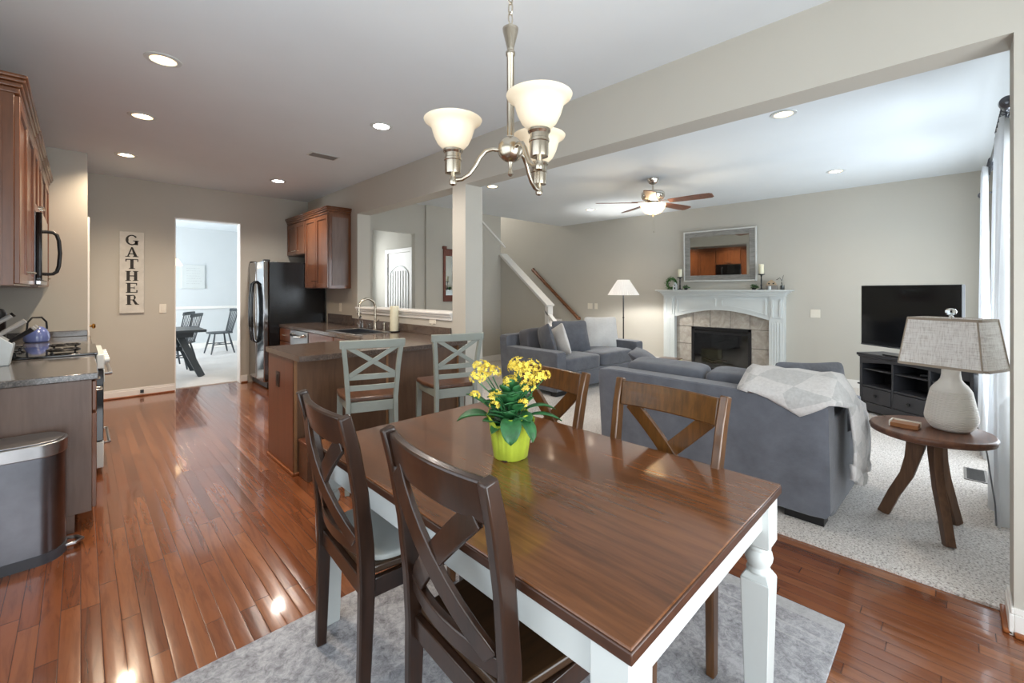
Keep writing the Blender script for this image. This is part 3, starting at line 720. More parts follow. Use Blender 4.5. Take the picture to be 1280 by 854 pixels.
def cabinet(name, label, x0, x1, y0, y1, z0, z1, nx, doors, mat='cab', side=None, drawers=(), toe=0, pz=None, crown=None, group=None):
    """x0 wall side .. x1 face; doors = list of (y0,y1,z0,z1)"""
    t = thing(name, label, 'cabinet', (x1, (y0+y1)/2, z0 if not toe else 0), group=group)
    oy, oz = -(y0+y1)/2, -(z0 if not toe else 0)
    M4 = Matrix.Translation((-x1, oy, oz))
    a, b = sorted((x0, x1)); m = MB(); m.box(a, b, y0, y1, z0+toe, z1, M4)
    if toe:
        c, d = sorted((x0, x1-nx*.07)); m.box(c, d, y0, y1, 0.001, toe, M4)
    m.build('body', M[mat], t, bevel=.002)
    if side:
        m = MB(); w = .02
        m.box(a+.04, b-.04, y0-.006, y0, z0+toe+.04, z1-.04, M4); o = m.build('end_panel', M[side], t)
    for (p, q, r, s_, hs) in doors:
        m = MB(); shaker(m, 0, p+oy, q+oy, r+oz, s_+oz, nx); o = m.build('door', M['cab_door'], t, bevel=.002)
        if hs is not None: pull(hs[0]+oy, hs[1]+oz, nx*.02, nx, o)
    for (p, q, r, s_) in drawers:
        m = MB(); a2, b2 = sorted((0, nx*.02)); m.box(a2, b2, p+oy, q+oy, r+oz, s_+oz); o = m.build('drawer', M['cab_door'], t, bevel=.004)
        pull((p+q)/2+oy, (r+s_)/2+oz, nx*.02, nx, o)
    if crown:
        m = MB(); k = 0
        for dz, e in ((0, .0), (.03, .010), (.055, .022), (.075, .03), (.09, .03)):
            if dz < .09:
                dz2 = {0: .03, .03: .055, .055: .075, .075: .095}[dz]
                aa, bb = sorted((x0, x1+nx*(e+.02))); m.box(aa, bb, y0-(e if crown[0] else 0), y1+(e if crown[1] else 0), z1+dz, z1+dz2, M4)
        m.build('crown', M['cab'], t, bevel=.006)
    return t
UZ0, UZ1 = 1.385, 2.375
XU = XL+.335
# left wall uppers
cabinet('wall_cabinet', 'tall brown wall cabinet nearest the camera, left of the microwave', XL+.001, XU, 3.40, 4.415, UZ0, UZ1, 1, [(3.41, 3.905, UZ0+.01, UZ1-.01, (3.85, UZ0+.08)), (3.91, 4.405, UZ0+.01, UZ1-.01, (3.96, UZ0+.08))], side='cab', crown=(1, 0), group='upper cabinets on the left wall')
cabinet('wall_cabinet', 'short brown wall cabinet directly above the microwave', XL+.001, XU, 4.42, 5.19, 1.905, UZ1, 1, [(4.43, 4.80, 1.915, UZ1-.01, (4.75, 1.97)), (4.81, 5.18, 1.915, UZ1-.01, (4.86, 1.97))], crown=(0, 0), group='upper cabinets on the left wall')
cabinet('wall_cabinet', 'tall brown wall cabinet beyond the microwave, against the pantry wall', XL+.001, XU, 5.195, 6.335, UZ0, UZ1, 1, [(5.205, 5.76, UZ0+.01, UZ1-.01, (5.71, UZ0+.08)), (5.77, 6.325, UZ0+.01, UZ1-.01, (5.82, UZ0+.08))], crown=(0, 0), group='upper cabinets on the left wall')
# right wall uppers
XR = 2.325
cabinet('wall_cabinet', 'tall brown wall cabinet with two doors, right of the fridge', XB-.001, XR, 5.79, 6.61, UZ0, UZ1, -1, [(5.80, 6.197, UZ0+.01, UZ1-.01, (6.15, UZ0+.10)), (6.203, 6.60, UZ0+.01, UZ1-.01, (6.25, UZ0+.10))], side='cab_side', crown=(1, 0), group='upper cabinets beside the fridge')
cabinet('wall_cabinet', 'short brown wall cabinet hanging above the fridge', XB-.001, XR, 6.612, 7.375, 1.89, UZ1, -1, [(6.622, 6.99, 1.90, UZ1-.01, (6.94, 1.95)), (6.996, 7.365, 1.90, UZ1-.01, (7.046, 1.95))], crown=(0, 0), group='upper cabinets beside the fridge')
# left base run
XC = .045
cabinet('base_cabinet', 'brown base cabinet with grey-brown end panel, behind the trash can', XL+.001, XC, 3.468, 4.41, 0, .85, 1, [(3.48, 3.935, .115, .655, None), (3.945, 4.40, .115, .655, None)], side=None, drawers=[(3.48, 3.935, .67, .84), (3.945, 4.40, .67, .84)], toe=.1, mat='cab_side', group='base cabinets on the left')
cabinet('base_cabinet', 'brown base cabinet beyond the range, against the pantry wall', XL+.001, XC, 5.19, 6.335, 0, .85, 1, [(5.20, 5.76, .115, .655, None), (5.77, 6.325, .115, .655, None)], drawers=[(5.20, 5.76, .67, .84), (5.77, 6.325, .67, .84)], toe=.1, group='base cabinets on the left')
tag(MB().box(XL+.001, .073, 3.45, 4.415, .851, .89).build('countertop', M['gran'], bevel=.005), 'grey speckled countertop on the left, in front of the range', 'countertop')
m = MB(); m.box(XL+.001, .073, 5.185, 6.335, .851, .89); m.box(XL+.001, .05, 6.315, 6.335, .89, .95)
tag(m.build('countertop', M['gran'], bevel=.004), 'dark grey countertop beyond the range, holding the blue kettle', 'countertop')
# range
t = thing('range', 'white and black freestanding range between the left counters', 'stove', (-.24, 4.80, 0))
m = MB(); m.box(XL+.24+.002, .32, -.375, .375, .03, .89); m.build('body', M['black'], t, bevel=.004)
m = MB(); m.box(XL+.24+.002, .33, -.378, .378, .89, .905); m.build('cooktop', M['black_g'], t, bevel=.004)
m = MB(); m.box(.32, .365, -.378, .378, .78, .888); m.build('control_panel', M['white_p'], t, bevel=.008)
for i in range(5):
    MB().lathe([(.022, 0), (.02, .03), (1e-5, .032)], 16, M=Matrix.Translation((.365, -.3+.15*i, .835)) @ Euler((0, PI/2, 0)).to_matrix().to_4x4()).build('knob', M['white_p'], t)
od = MB().box(.32, .36, -.372, .372, .25, .77).build('oven_door', M['black_g'], t, bevel=.004)
MB().box(.36, .366, -.372, .372, .68, .77).build('door_top', M['white_p'], od, bevel=.003)
MB().tube([(.36, -.32, .735), (.40, -.315, .735), (.402, 0, .735), (.40, .315, .735), (.36, .32, .735)], .012, 10).build('handle', M['steel'], od)
dr = MB().box(.32, .362, -.372, .372, .05, .24).build('drawer', M['white_p'], t, bevel=.005)
MB().tube([(.36, -.25, .2), (.395, -.245, .2), (.395, .245, .2), (.36, .25, .2)], .01, 8).build('handle', M['steel'], dr)
for (bx, by) in ((-.15, -.19), (-.15, .19), (.15, -.19), (.15, .19)):
    m = MB()
    for r_ in (.085, .06): m.tube([(bx+r_*math.cos(a), by+r_*math.sin(a), .925) for a in [2*PI*i/24 for i in range(25)]], .006, 6, caps=False)
    for k in range(4):
        a = PI/4+k*PI/2; m.bar([(bx+.02*math.cos(a), by+.02*math.sin(a), .925), (bx+.1*math.cos(a), by+.1*math.sin(a), .925)], .009, .012); m.tube([(bx+.085*math.cos(a), by+.085*math.sin(a), .904), (bx+.085*math.cos(a), by+.085*math.sin(a), .925)], .006, 6)
    m.build('burner_grate', M['black'], t)
# microwave
t = thing('microwave', 'black over-the-range microwave with a curved handle', 'microwave', (-.38, 4.805, 1.40))
MB().box(-.195, .16, -.378, .378, 0, .50).build('body', M['steel_d'], t, bevel=.004)
o = MB().box(.16, .19, -.378, .20, .03, .50).build('door', M['black_g'], t, bevel=.005)
MB().tube([(.19, .165, .085), (.225, .165, .088), (.245, .165, .105), (.257, .165, .15), (.263, .165, .25), (.257, .165, .35), (.245, .165, .395), (.225, .165, .412), (.19, .165, .415)], .013, 10).build('handle', M['black'], o)
MB().box(.16, .188, .203, .378, .03, .50).build('control_panel', M['black_g'], t, bevel=.004)
MB().box(.16, .185, -.378, .378, 0, .028).build('vent_strip', M['steel'], t, bevel=.003)
# knife block, kettle, canister
t = thing('knife_block', 'pale knife block full of steel-handled knives, on the left counter', 'knife block', (-.395, 4.20, .8905))
MB().prism([(-.07, 0), (.075, 0), (.095, .13), (-.03, .245), (-.07, .21)], -.06, .06, 'y').build('block', plain('pale_grey_block', S(190, 200, 206), .4), t, bevel=.004)
ux = Vector((.79, 0, .61)).normalized(); 
for i in range(3):
    for j in range(3):
        y = -.036+.036*j; b = Vector((.075-.05*i, y, .155+.042*i))+Vector((0, 0, -.012)); L = .125+.012*((i*2+j) % 3)
        h = MB().tube([b, b+ux*L*.25, b+ux*L*.6, b+ux*L], [.010, .014, .013, .015], 8).build('knife_handle', M['knife'] if (i+j) % 3 else M['black'], t)
tag(MB().lathe([(.05, 0), (.055, .01), (.055, .27), (.058, .275), (.058, .32), (.045, .345), (.015, .355), (.014, .37), (1e-5, .375)], 24).build('canister', M['black'], loc=(-.40, 4.345, .8905)), 'black lidded canister at the left edge, beside the knife block', 'canister')
t = thing('kettle', 'round blue kettle with black loop handle on the far left counter', 'kettle', (-.285, 5.85, .8905), 1.9)
t.scale = (.86, .86, .95)
MB().lathe([(.085, 0), (.097, .012), (.1, .05), (.092, .09), (.07, .125), (.045, .145), (.02, .152), (1e-5, .154)], 32).build('body', M['blue'], t)
MB().tube([(-.01, -.075, .12), (-.01, -.07, .19), (-.01, -.035, .235), (-.01, .035, .235), (-.01, .07, .19), (-.01, .075, .12)], .009, 8).build('handle', M['black'], t)
MB().tube([(.08, 0, .06), (.12, 0, .10), (.145, 0, .135)], [.02, .014, .01], 10).build('spout', M['blue'], t)
# trash can
t = thing('trash_can', 'brushed stainless step trash can at the end of the left cabinets', 'trash can', (-.33, 3.30, 0))
def dshape(gr=0, n=10):
    hw, L0, L1, r_ = .125+gr, -.27-gr, .275+gr, .125+gr
    pts = [(L0, -hw), ]
    for i in range(n+1):
        a = -PI/2+PI*i/n; pts.append((L1-r_*.75+r_*.75*math.cos(a), hw*math.sin(a)))
    pts.append((L0, hw)); return pts
MB().prism(dshape(0), .05, .53).build('body', M['steel_d'], t, smooth=30)
MB().prism(dshape(.004), 0, .05).build('base', plain('dark_grey_base', S(62, 64, 70), .4), t, smooth=30)
MB().prism(dshape(.008), .53, .595).build('rim', M['steel'], t, bevel=.004, smooth=30)
MB().prism(dshape(-.006), .595, .603).build('lid', plain('steel_lid', S(150, 150, 152), .35, 1), t, bevel=.003, smooth=30)
MB().bar([(.25, -.03, .03), (.31, -.03, .028), (.335, .0, .026), (.31, .05, .026), (.25, .06, .03)], .02, .014).build('pedal', M['steel'], t, bevel=.003)

# ------------------------------------------------------------------ fridge, dishwasher, sink run, peninsula
t = thing('refrigerator', 'black side-by-side refrigerator beside the dining room doorway', 'refrigerator', (1.84, 6.99, 0))
MB().box(0, .76, -.375, .375, .03, 1.755).build('cabinet', M['blk_tex'], t, bevel=.008)
for (a, b, hy_) in ((-.373, -.005, -.05), (.005, .373, .05)):
    o = MB().box(-.065, -.004, a, b, .10, 1.765).build('door', M['fr_front'], t, bevel=.012, seg=3)
    m = MB(); m.tube([(-.065, hy_, .62), (-.11, hy_, .66), (-.128, hy_, .85), (-.134, hy_, 1.05), (-.128, hy_, 1.25), (-.11, hy_, 1.45), (-.065, hy_, 1.49)], [.012, .016, .018, .018, .018, .016, .012], 10); m.build('handle', M['black_g'], o)
MB().box(-.02, .02, -.36, .36, .015, .095).build('kick_grille', M['black'], t, bevel=.003)
m = MB()
for y in (-.32, .32):
    m.cbox((-.02, y, 1.77), (.08, .06, .03))
m.build('hinge_cover', M['black'], t, bevel=.004)
XK = 1.99
cabinet('base_cabinet', 'narrow brown base cabinet with drawer between fridge and dishwasher', XB-.001, XK, 6.15, 6.605, 0, .85, -1, [(6.16, 6.595, .115, .655, None)], drawers=[(6.16, 6.595, .67, .84)], toe=.1, group='base cabinets under the window counter')
cabinet('base_cabinet', 'brown sink base cabinet behind the peninsula', XB-.001, XK, 4.04, 5.53, 0, .72, -1, [(4.06, 4.78, .115, .655, None), (4.80, 5.52, .115, .655, None)], drawers=[(4.06, 4.78, .67, .845), (4.80, 5.52, .67, .845)], toe=.1, group='base cabinets under the window counter')
t = thing('dishwasher', 'steel-fronted dishwasher with pocket handle beside the fridge counter', 'dishwasher', (XK, 5.84, 0))
MB().box(0, .6, -.305, .305, .02, .845).build('body', M['black'], t, bevel=.003)
o = MB().box(-.03, -.002, -.302, .302, .11, .842).build('door', M['steel'], t, bevel=.006)
MB().tube([(-.03, -.2, .80), (-.058, -.19, .785), (-.075, 0, .77), (-.058, .19, .785), (-.03, .2, .80)], .016, 10).build('handle', M['chrome'], o)
# peninsula
t = thing('kitchen_peninsula', 'brown wood-panelled peninsula base between the stools and the sink', 'peninsula', (1.87, 3.71, 0))
MB().box(-.745, .75, -.285, .31, 0, .85).build('body', M['pen'], t, bevel=.002)
MB().box(-.757, -.745, -.30, .31, 0, .85).build('end_panel', M['pen_end'], t, bevel=.002)
MB().box(-.757, .75, -.30, -.285, 0, .85).build('back_panel', M['pen'], t, bevel=.002)
bat = wood('oak_batten', S(128, 90, 58), S(152, 112, 76), 2, 8)
for x in (-.757, -.02, .735): MB().box(x, x+.022, -.306, -.30, .0, .85).build('batten', bat, t, bevel=.001)
m = MB(); m.box(-.772, -.757, -.315, .31, 0, .022); m.box(-.757, .75, -.316, -.306, 0, .022); m.build('shoe_moulding', M['shoe'], t, bevel=.005)
o = MB().box(-.764, -.757, .02, .095, .60, .72).build('outlet_cover', M['plate_b'], t, bevel=.002)
MB().box(-.767, -.764, .042, .073, .625, .695).build('socket', M['black'], o, bevel=.001)
# brown countertop: peninsula + sink run with a hole for the sink
SKX0, SKX1, SKY0, SKY1 = 2.05, 2.43, 4.42, 5.12
m = MB(); z0, z1 = .851, .89
m.prism([(1.10, 3.262), (1.5, 3.225), (2.0, 3.205), (2.40, 3.225), (2.62, 3.262), (2.62, 4.05), (1.10, 4.05)], z0, z1)
m.box(1.967, SKX0, 4.05, 6.605, z0, z1); m.box(SKX1, 2.62, 4.05, 6.605, z0, z1); m.box(SKX0, SKX1, 4.05, SKY0, z0, z1); m.box(SKX0, SKX1, SKY1, 6.605, z0, z1)
tag(m.build('countertop', M['gran_b']), 'brown speckled L-shaped countertop over the peninsula and sink run', 'countertop')
m = MB(); m.box(2.598, 2.62, 3.515, 5.75, .8905, .985); m.box(2.598, 2.62, 5.75, 6.51, .8905, 1.02)
tag(m.build('backsplash', M['gran_b'], bevel=.002), 'low dark backsplash strip along the wall behind the sink', 'backsplash')
t = thing('sink', 'stainless drop-in kitchen sink with black rim in the brown counter', 'sink', ((SKX0+SKX1)/2, (SKY0+SKY1)/2, .8905))
hx_, hy2 = (SKX1-SKX0)/2, (SKY1-SKY0)/2
m = MB(); m.box(-hx_-.02, -hx_+.012, -hy2-.02, hy2+.02, 0, .007); m.box(hx_-.012, hx_+.02, -hy2-.02, hy2+.02, 0, .007); m.box(-hx_+.012, hx_-.012, -hy2-.02, -hy2+.012, 0, .007); m.box(-hx_+.012, hx_-.012, hy2-.012, hy2+.02, 0, .007)
m.build('rim', M['steel'], t, bevel=.003)
m = MB(); e = .004
m.box(-hx_+e, hx_-e, -hy2+e, hy2-e, -.16, -.155); m.box(-hx_+e, -hx_+e+.004, -hy2+e, hy2-e, -.155, 0); m.box(hx_-e-.004, hx_-e, -hy2+e, hy2-e, -.155, 0); m.box(-hx_+e, hx_-e, -hy2+e, -hy2+e+.004, -.155, 0); m.box(-hx_+e, hx_-e, hy2-e-.004, hy2-e, -.155, 0); m.box(-hx_+e, hx_-e, -.012, .012, -.155, -.01)
m.build('basin', M['steel_d'], t)
# faucet
t = thing('faucet', 'brushed gooseneck pull-down kitchen faucet behind the sink', 'faucet', (2.50, 4.86, .8905))
MB().lathe([(.03, 0), (.03, .008), (.022, .014), (.021, .10), (.017, .11), (.014, .12)], 20).build('base', M['nickel'], t)
MB().tube([(0, 0, .11), (0, 0, .25)]+[(-.10+.10*math.cos(a), .0, .27+.10*math.sin(a)) for a in [PI*i/12 for i in range(13)]], .014, 12).build('spout', M['nickel'], t)
MB().lathe([(.012, .10), (.014, .06), (.018, .02), (.017, 0), (1e-5, -.001)], 16, (-.203, 0, .165)).build('spray_head', M['nickel'], t)
MB().tube([(.0, -.02, .085), (.0, -.06, .10), (.0, -.09, .125)], [.008, .006, .006], 8).build('lever', M['nickel'], t)
for (x, y, h, lab) in ((2.52, 4.68, .09, 'short brushed nickel soap dispenser right of the faucet'), (2.53, 4.56, .07, 'stubby brushed nickel side sprayer between faucet and candle')):
    tag(MB().lathe([(.022, 0), (.022, .006), (.014, .012), (.013, h*.7), (.018, h*.75), (.018, h), (1e-5, h+.003)], 16).build('sink_dispenser', M['nickel'], loc=(x, y, .8905)), lab, 'dispenser', 'fittings behind the sink')
# soap bottle, glass, candle
t = thing('soap_bottle', 'clear soap bottle with black pump beside the sink', 'bottle', (2.46, 5.17, .8905))
MB().lathe([(.03, 0), (.034, .006), (.034, .10), (.026, .118), (.013, .124), (.013, .135)], 22).build('bottle', M['glass'], t)
MB().lathe([(.015, .13), (.015, .155), (.006, .158), (.006, .18), (.012, .182), (.012, .195), (1e-5, .196)], 14).tube([(0, 0, .188), (-.035, 0, .186), (-.04, 0, .175)], .005, 8).build('pump', M['black'], t)
tag(MB().lathe([(.028, 0), (.032, .003), (.034, .07), (.0325, .07), (.029, .005), (1e-5, .004)], 22).build('drinking_glass', M['glass'], loc=(2.50, 5.0, .8905)), 'small clear drinking glass between soap bottle and faucet', 'glass')
t = thing('pillar_candle', 'tall ivory pillar candle on a dark plate by the sink', 'candle', (2.515, 4.44, .8905))
MB().lathe([(.05, 0), (.066, .006), (.068, .012), (.05, .012), (1e-5, .012)], 24).build('plate', M['black'], t)
MB().lathe([(.046, .0125), (.048, .02), (.048, .285), (.043, .292), (.03, .288), (1e-5, .287)], 28).build('wax', M['candle'], t)
MB().tube([(0, 0, .285), (.002, 0, .30), (.006, 0, .305), (.008, 0, .30)], .0018, 6).build('wick', M['black'], t)
# narrow wooden box on the floor by the peninsula corner
t = thing('wooden_box', 'small dark brown wooden box on the floor against the peninsula corner', 'box', (1.185, 3.30, 0))
MB().box(-.045, .045, -.085, .085, 0, .25).build('body', M['stool_s'], t, bevel=.004)
MB().box(-.05, .05, -.09, .09, .25, .27).build('lid', M['pen_end'], t, bevel=.004)

# ------------------------------------------------------------------ sign, plates
t = thing('wall_sign', 'tall whitewashed wooden sign reading GATHER on the kitchen wall', 'sign', (.463, YG-.001, 1.072))
MB().box(-.119, .119, -.022, 0, 0, 1.03).build('board', M['signb'], t, bevel=.002)
def ringpoly(m, cx, cz, ro, ri, a0, a1, thick, n=22):
    for i in range(n):
        A, B = a0+(a1-a0)*i/n, a0+(a1-a0)*(i+1)/n
        def w(a): return 1-(1-thick)*abs(math.sin(a))
        def p(r, a): return (cx+r*math.cos(a)*.92, cz+r*math.sin(a))
        rA, rB = ro-(ro-ri)*w(A), ro-(ro-ri)*w(B)
        m.prism([p(ro, A), p(ro, B), p(rB, B), p(rA, A)], -.0245, -.022, 'y')
def letter(ch, z):
    m = MB(); h, w = .125, .062      # half width w
    B = lambda x0, x1, a, b: m.box(x0, x1, -.0245, -.022, z+a, z+b)
    def Q(pts): m.prism([(x, z+q) for x, q in pts], -.0245, -.022, 'y')
    s = .03; th = .011
    if ch == 'G':
        ringpoly(m, .0, z+h/2, h/2+.004, h/2-.03, math.radians(38), math.radians(340), .42); B(.028, .06, 0, .052); B(.012, .068, .048, .058)
    if ch == 'A':
        Q([(-.048, 0), (-.034, 0), (.004, h-.012), (-.006, h)]); Q([(.022, 0), (.056, 0), (.008, h), (-.008, h)]); B(-.03, .034, .032, .043); B(-.064, -.018, 0, .009); B(.008, .066, 0, .009)
    if ch == 'T':
        B(-.016, .016, 0, h); B(-.062, .062, h-th, h); B(-.062, -.052, h-.034, h); B(.052, .062, h-.034, h); B(-.03, .03, 0, .009)
    if ch == 'H':
        for x in (-.036, .036): B(x-.0155, x+.0155, 0, h); B(x-.027, x+.027, 0, .008); B(x-.027, x+.027, h-.008, h)
        B(-.022, .022, h/2-.006, h/2+.006)
    if ch == 'E':
        B(-.046, -.014, 0, h); B(-.058, .05, 0, .01); B(-.058, .048, h-.01, h); B(-.02, .026, h/2-.005, h/2+.005); B(.042, .054, 0, .034); B(.04, .05, h-.032, h); B(.02, .027, h/2-.016, h/2+.016)
    if ch == 'R':
        B(-.046, -.014, 0, h); B(-.058, -.004, 0, .008); B(-.058, .005, h-.009, h)
        ringpoly(m, .004, z+h-.034, .036, .012, math.radians(-90), math.radians(90), .42, 12); B(-.014, .006, h-.068, h-.059); B(-.014, .006, h-.012, h)
        Q([(.002, .062), (.026, .062), (.062, .0), (.03, .0)]); B(.03, .07, 0, .008)
    return m
for i, ch in enumerate('GATHER'): letter(ch, .865-.152*i).build('letter', M['ink'], t, smooth=0)
def wall_plate(label, loc, rz, gangs=1, w=.075, h=.12, kind='switch'):
    t = thing('light_switch' if kind == 'switch' else 'outlet', label, 'switch' if kind == 'switch' else 'outlet', loc, rz)
    W2 = w+.046*(gangs-1)
    MB().box(-W2/2, W2/2, -.006, 0, -h/2, h/2).build('plate', M['plate'], t, bevel=.003)
    for g in range(gangs):
        x = (g-(gangs-1)/2)*.046
        if kind == 'switch': MB().box(x-.016, x+.016, -.010, -.006, -.033, .033).build('rocker', M['plate'], t, bevel=.002)
        else:
            for z in (-.026, .026): MB().box(x-.016, x+.016, -.009, -.006, z-.017, z+.017).build('socket', M['plate'], t, bevel=.003)
    return t
wall_plate('almond light switch on the kitchen wall right of the sign', (.774, YG-.0005, 1.118), 0)
wall_plate('almond double outlet on the half wall above the brown counter', (XB-.0005, 3.845, 1.045), -PI/2, 1, .12, .07, 'outlet')
wall_plate('almond outlet on the wall below the cabinet right of the fridge', (XB-.0005, 6.13, 1.12), -PI/2, 1, kind='outlet')
wall_plate('wide almond two-rocker light switch on the wall between handrail and floor lamp', (XF-.0005, 5.40, 1.03), -PI/2, 2)
wall_plate('narrow almond single light switch nearest the floor lamp', (XF-.0005, 5.25, 1.03), -PI/2, 1)
wall_plate('white cable plate on the wall between fireplace and television', (XF-.0005, 1.44, 1.02), -PI/2, 2, kind='outlet')
o = MB().box(-.018, .018, -.012, 0, -.02, .02).build('wall_sensor', M['black'], loc=(.562, YG-.0145, .06), bevel=.002); tag(o, 'tiny dark cable port on the baseboard below the sign', 'cable port')

# ------------------------------------------------------------------ recessed lights, ceiling vent
def recessed(x, y, label, warm=True, p=85):
    t = thing('recessed_light', label, 'ceiling light', (x, y, CEIL), group='recessed ceiling lights')
    MB().lathe([(.066, -.001), (.068, -.007), (.092, -.005), (.096, -.0005)], 32, caps=False).build('trim_ring', M['white_p'], t)
    MB().lathe([(.05, -.004), (1e-5, -.005)], 28, caps=False).build('lens', M['glow_can'] if warm else M['glow_cool'], t)
    MB().lathe([(.067, -.004), (.05, -.0035)], 28, caps=False).build('reflector', M['glow_ring'] if warm else M['glow_cool'], t)
    spot('recessed_lamp', (0, 0, -.02), p, (1, .80, .58) if warm else (1, .9, .8), 140, t)
    return t
recessed(.363, 3.44, 'lit recessed light over the left counter, largest and nearest of its row')
recessed(.359, 4.67, 'lit recessed light over the range, middle one of the left row')
recessed(.34, 6.13, 'lit recessed light nearest the pantry wall, farthest of the left row')
recessed(1.858, 3.50, 'lit recessed light above the peninsula, left of the chandelier', False)
recessed(1.831, 6.20, 'lit recessed light above the fridge area by the doorway', False)
recessed(4.045, .98, 'lit recessed living room light beside the beam, largest on that ceiling', True, 22)
recessed(6.435, 1.01, 'lit recessed light above the television corner', True, 22)
recessed(6.406, 4.53, 'lit recessed light left of the fan, at the blade tip', True, 22)
recessed(4.02, 4.46, 'lit recessed light right of the column top', True, 30)
t = thing('ceiling_vent', 'small white slotted ceiling vent between the kitchen lights', 'vent', (1.832, 4.71, CEIL))
MB().box(-.15, .15, -.075, .075, -.006, -.0005).build('frame', M['white_p'], t, bevel=.002)
m = MB()
for i in range(7): m.box(-.13, .13, -.06+.018*i, -.05+.018*i, -.009, -.006)
m.build('slots', M['vent'], t)

# ------------------------------------------------------------------ ceiling fan
t = thing('ceiling_fan', 'five-blade ceiling fan with glowing bowl light in the living room', 'fan', (5.20, 2.715, 0))
MB().lathe([(.072, CEIL-.001), (.07, CEIL-.02), (.05, CEIL-.06), (.02, CEIL-.075), (.012, CEIL-.08)], 28).build('canopy', M['chrome'], t)
MB().lathe([(.012, CEIL-.08), (.012, 2.63)], 14).build('downrod', M['chrome'], t)
MB().lathe([(.02, 2.635), (.06, 2.625), (.13, 2.615), (.145, 2.60), (.145, 2.55), (.13, 2.525), (.10, 2.515), (.095, 2.49), (.05, 2.485)], 36).build('motor', M['chrome'], t)
for k in range(5):
    a = math.radians(-11.6+72*k); M4 = Matrix.Rotation(a, 4, 'Z')
    b = MB(); Mb = M4 @ Matrix.Translation((0, 0, 2.478)) @ Euler((math.radians(-12), 0, 0)).to_matrix().to_4x4()
    b.prism([(.20, -.05), (.24, -.058), (.60, -.072), (.69, -.068), (.72, -.045), (.72, .045), (.69, .068), (.60, .072), (.24, .058), (.20, .05)], -.004, .004, M=Mb)
    o = b.build('blade', M['fan'], t, bevel=.002)
    m = MB(); m.bar([(.08, 0, 2.50), (.15, 0, 2.492), (.21, 0, 2.484), (.27, 0, 2.485)], [.03, .024, .05, .03], .008, M=M4); m.build('blade_bracket', M['chrome'], o)
MB().lathe([(.05, 2.485), (.085, 2.475), (.09, 2.465), (.06, 2.46)], 28).build('light_fitter', M['chrome'], t)
MB().lathe([(.155, 2.452), (.157, 2.445), (.14, 2.40), (.105, 2.355), (.06, 2.332), (.015, 2.325), (.0148, 2.33), (.06, 2.337), (.10, 2.36), (.135, 2.402), (.15, 2.445)], 36, caps=False).build('bowl', M['bowl'], t)
MB().lathe([(.004, 2.30), (.012, 2.305), (.008, 2.315), (.018, 2.325)], 14).build('finial', M['chrome'], t)
m = MB(); m.tube([(.02, 0, 2.32), (.02, 0, 2.12)], .0015, 5); m.lathe([(.004, 0), (.007, .008), (.003, .02)], 8, (.02, 0, 2.10)); m.build('pull_chain', M['nickel'], t)
point('fan_lamp', (0, 0, 2.445), 32, (1, .8, .55), .05, t)

# ------------------------------------------------------------------ fireplace
FY0, FY1 = 1.81, 3.71; fy = (FY0+FY1)/2; hw = (FY1-FY0)/2
t = thing('fireplace', 'white mantel fireplace with grey stone tile and black firebox', 'fireplace', (XF-.0005, fy, .012))
FZ = 1.355
def fbox(m, x0, x1, y0, y1, z0, z1): return m.box(-x1, -x0, y0, y1, z0, z1)
for sy in (-1, 1):
    c = sy*(hw-.10); m = MB(); fbox(m, 0, .13, c-.10, c+.10, 0, FZ-.10)
    for q in range(4): fbox(m, .13, .137, c-.062+.036*q, c-.062+.036*q+.018, .18, FZ-.50)
    fbox(m, .13, .15, c-.10, c+.10, 0, .14)
    m.build('pilaster', M['white_p'], t, bevel=.003)
iw = hw-.20
m = MB(); top = FZ-.10
pts = [(-iw, top), (-iw, FZ-.47)]+[(-iw+2*iw*i/20, FZ-.47+.135*math.sin(PI*i/20)) for i in range(1, 20)]+[(iw, FZ-.47), (iw, top)]
m.prism(pts, -.115, 0, 'x'); m.build('frieze', M['white_p'], t, bevel=.003)
m = MB()
def mold(pl, xf): m.bar([(xf, y, z) for y, z in pl]+[(xf, *pl[0]), (xf, *pl[1])][:1], .026, .03, up=(1, 0, 0))
for sy in (-1, 1):
    y0, y1 = .05*sy, (iw-.05)*sy
    arch_ = [(y0+(y1-y0)*i/10, FZ-.40+.135*math.sin(PI*(.5+.5*abs(y0+(y1-y0)*i/10)/iw))) for i in range(11)]
    mold([(y0, FZ-.15)]+arch_+[(y1, FZ-.15), (y0+.001*sy, FZ-.15)], -.117)
    c = sy*(hw-.10); mold([(c-.055, FZ-.15), (c-.055, FZ-.42), (c+.055, FZ-.42), (c+.055, FZ-.15), (c-.054, FZ-.15)], -.132)
m.build('panel_moulding', M['white_p'], t)
m = MB()
for d, z0, z1 in ((.145, FZ-.10, FZ-.075), (.16, FZ-.075, FZ-.055), (.18, FZ-.055, FZ-.035), (.205, FZ-.035, FZ-.022)): fbox(m, 0, d, -hw-(d-.13), hw+(d-.13), z0, z1)
fbox(m, 0, .235, -hw-.11, hw+.11, FZ-.022, FZ); m.build('mantel_shelf', M['white_p'], t, bevel=.004)
FBW, FBH = .475, .72
m = MB(); fbox(m, 0.002, .03, -iw+.001, -FBW, 0, FZ-.12); fbox(m, .002, .03, FBW, iw-.001, 0, FZ-.12); fbox(m, .002, .03, -FBW, FBW, FBH, FZ-.12); m.build('grout_backing', M['grout'], t)
m = MB(); g = .004
ex = [-iw, -FBW+.02, -FBW*.34, FBW*.34, FBW-.02, iw]
for a, b in zip(ex, ex[1:]): fbox(m, .03, .04, a+g, b-g, FBH+g, FZ-.13)
for sgn in (-1, 1):
    a, b = sorted((sgn*FBW, sgn*iw))
    for z0, z1 in ((0, .12), (.12, .42), (.42, .72)): fbox(m, .03, .04, a+g, b-g, z0+g, z1-g)
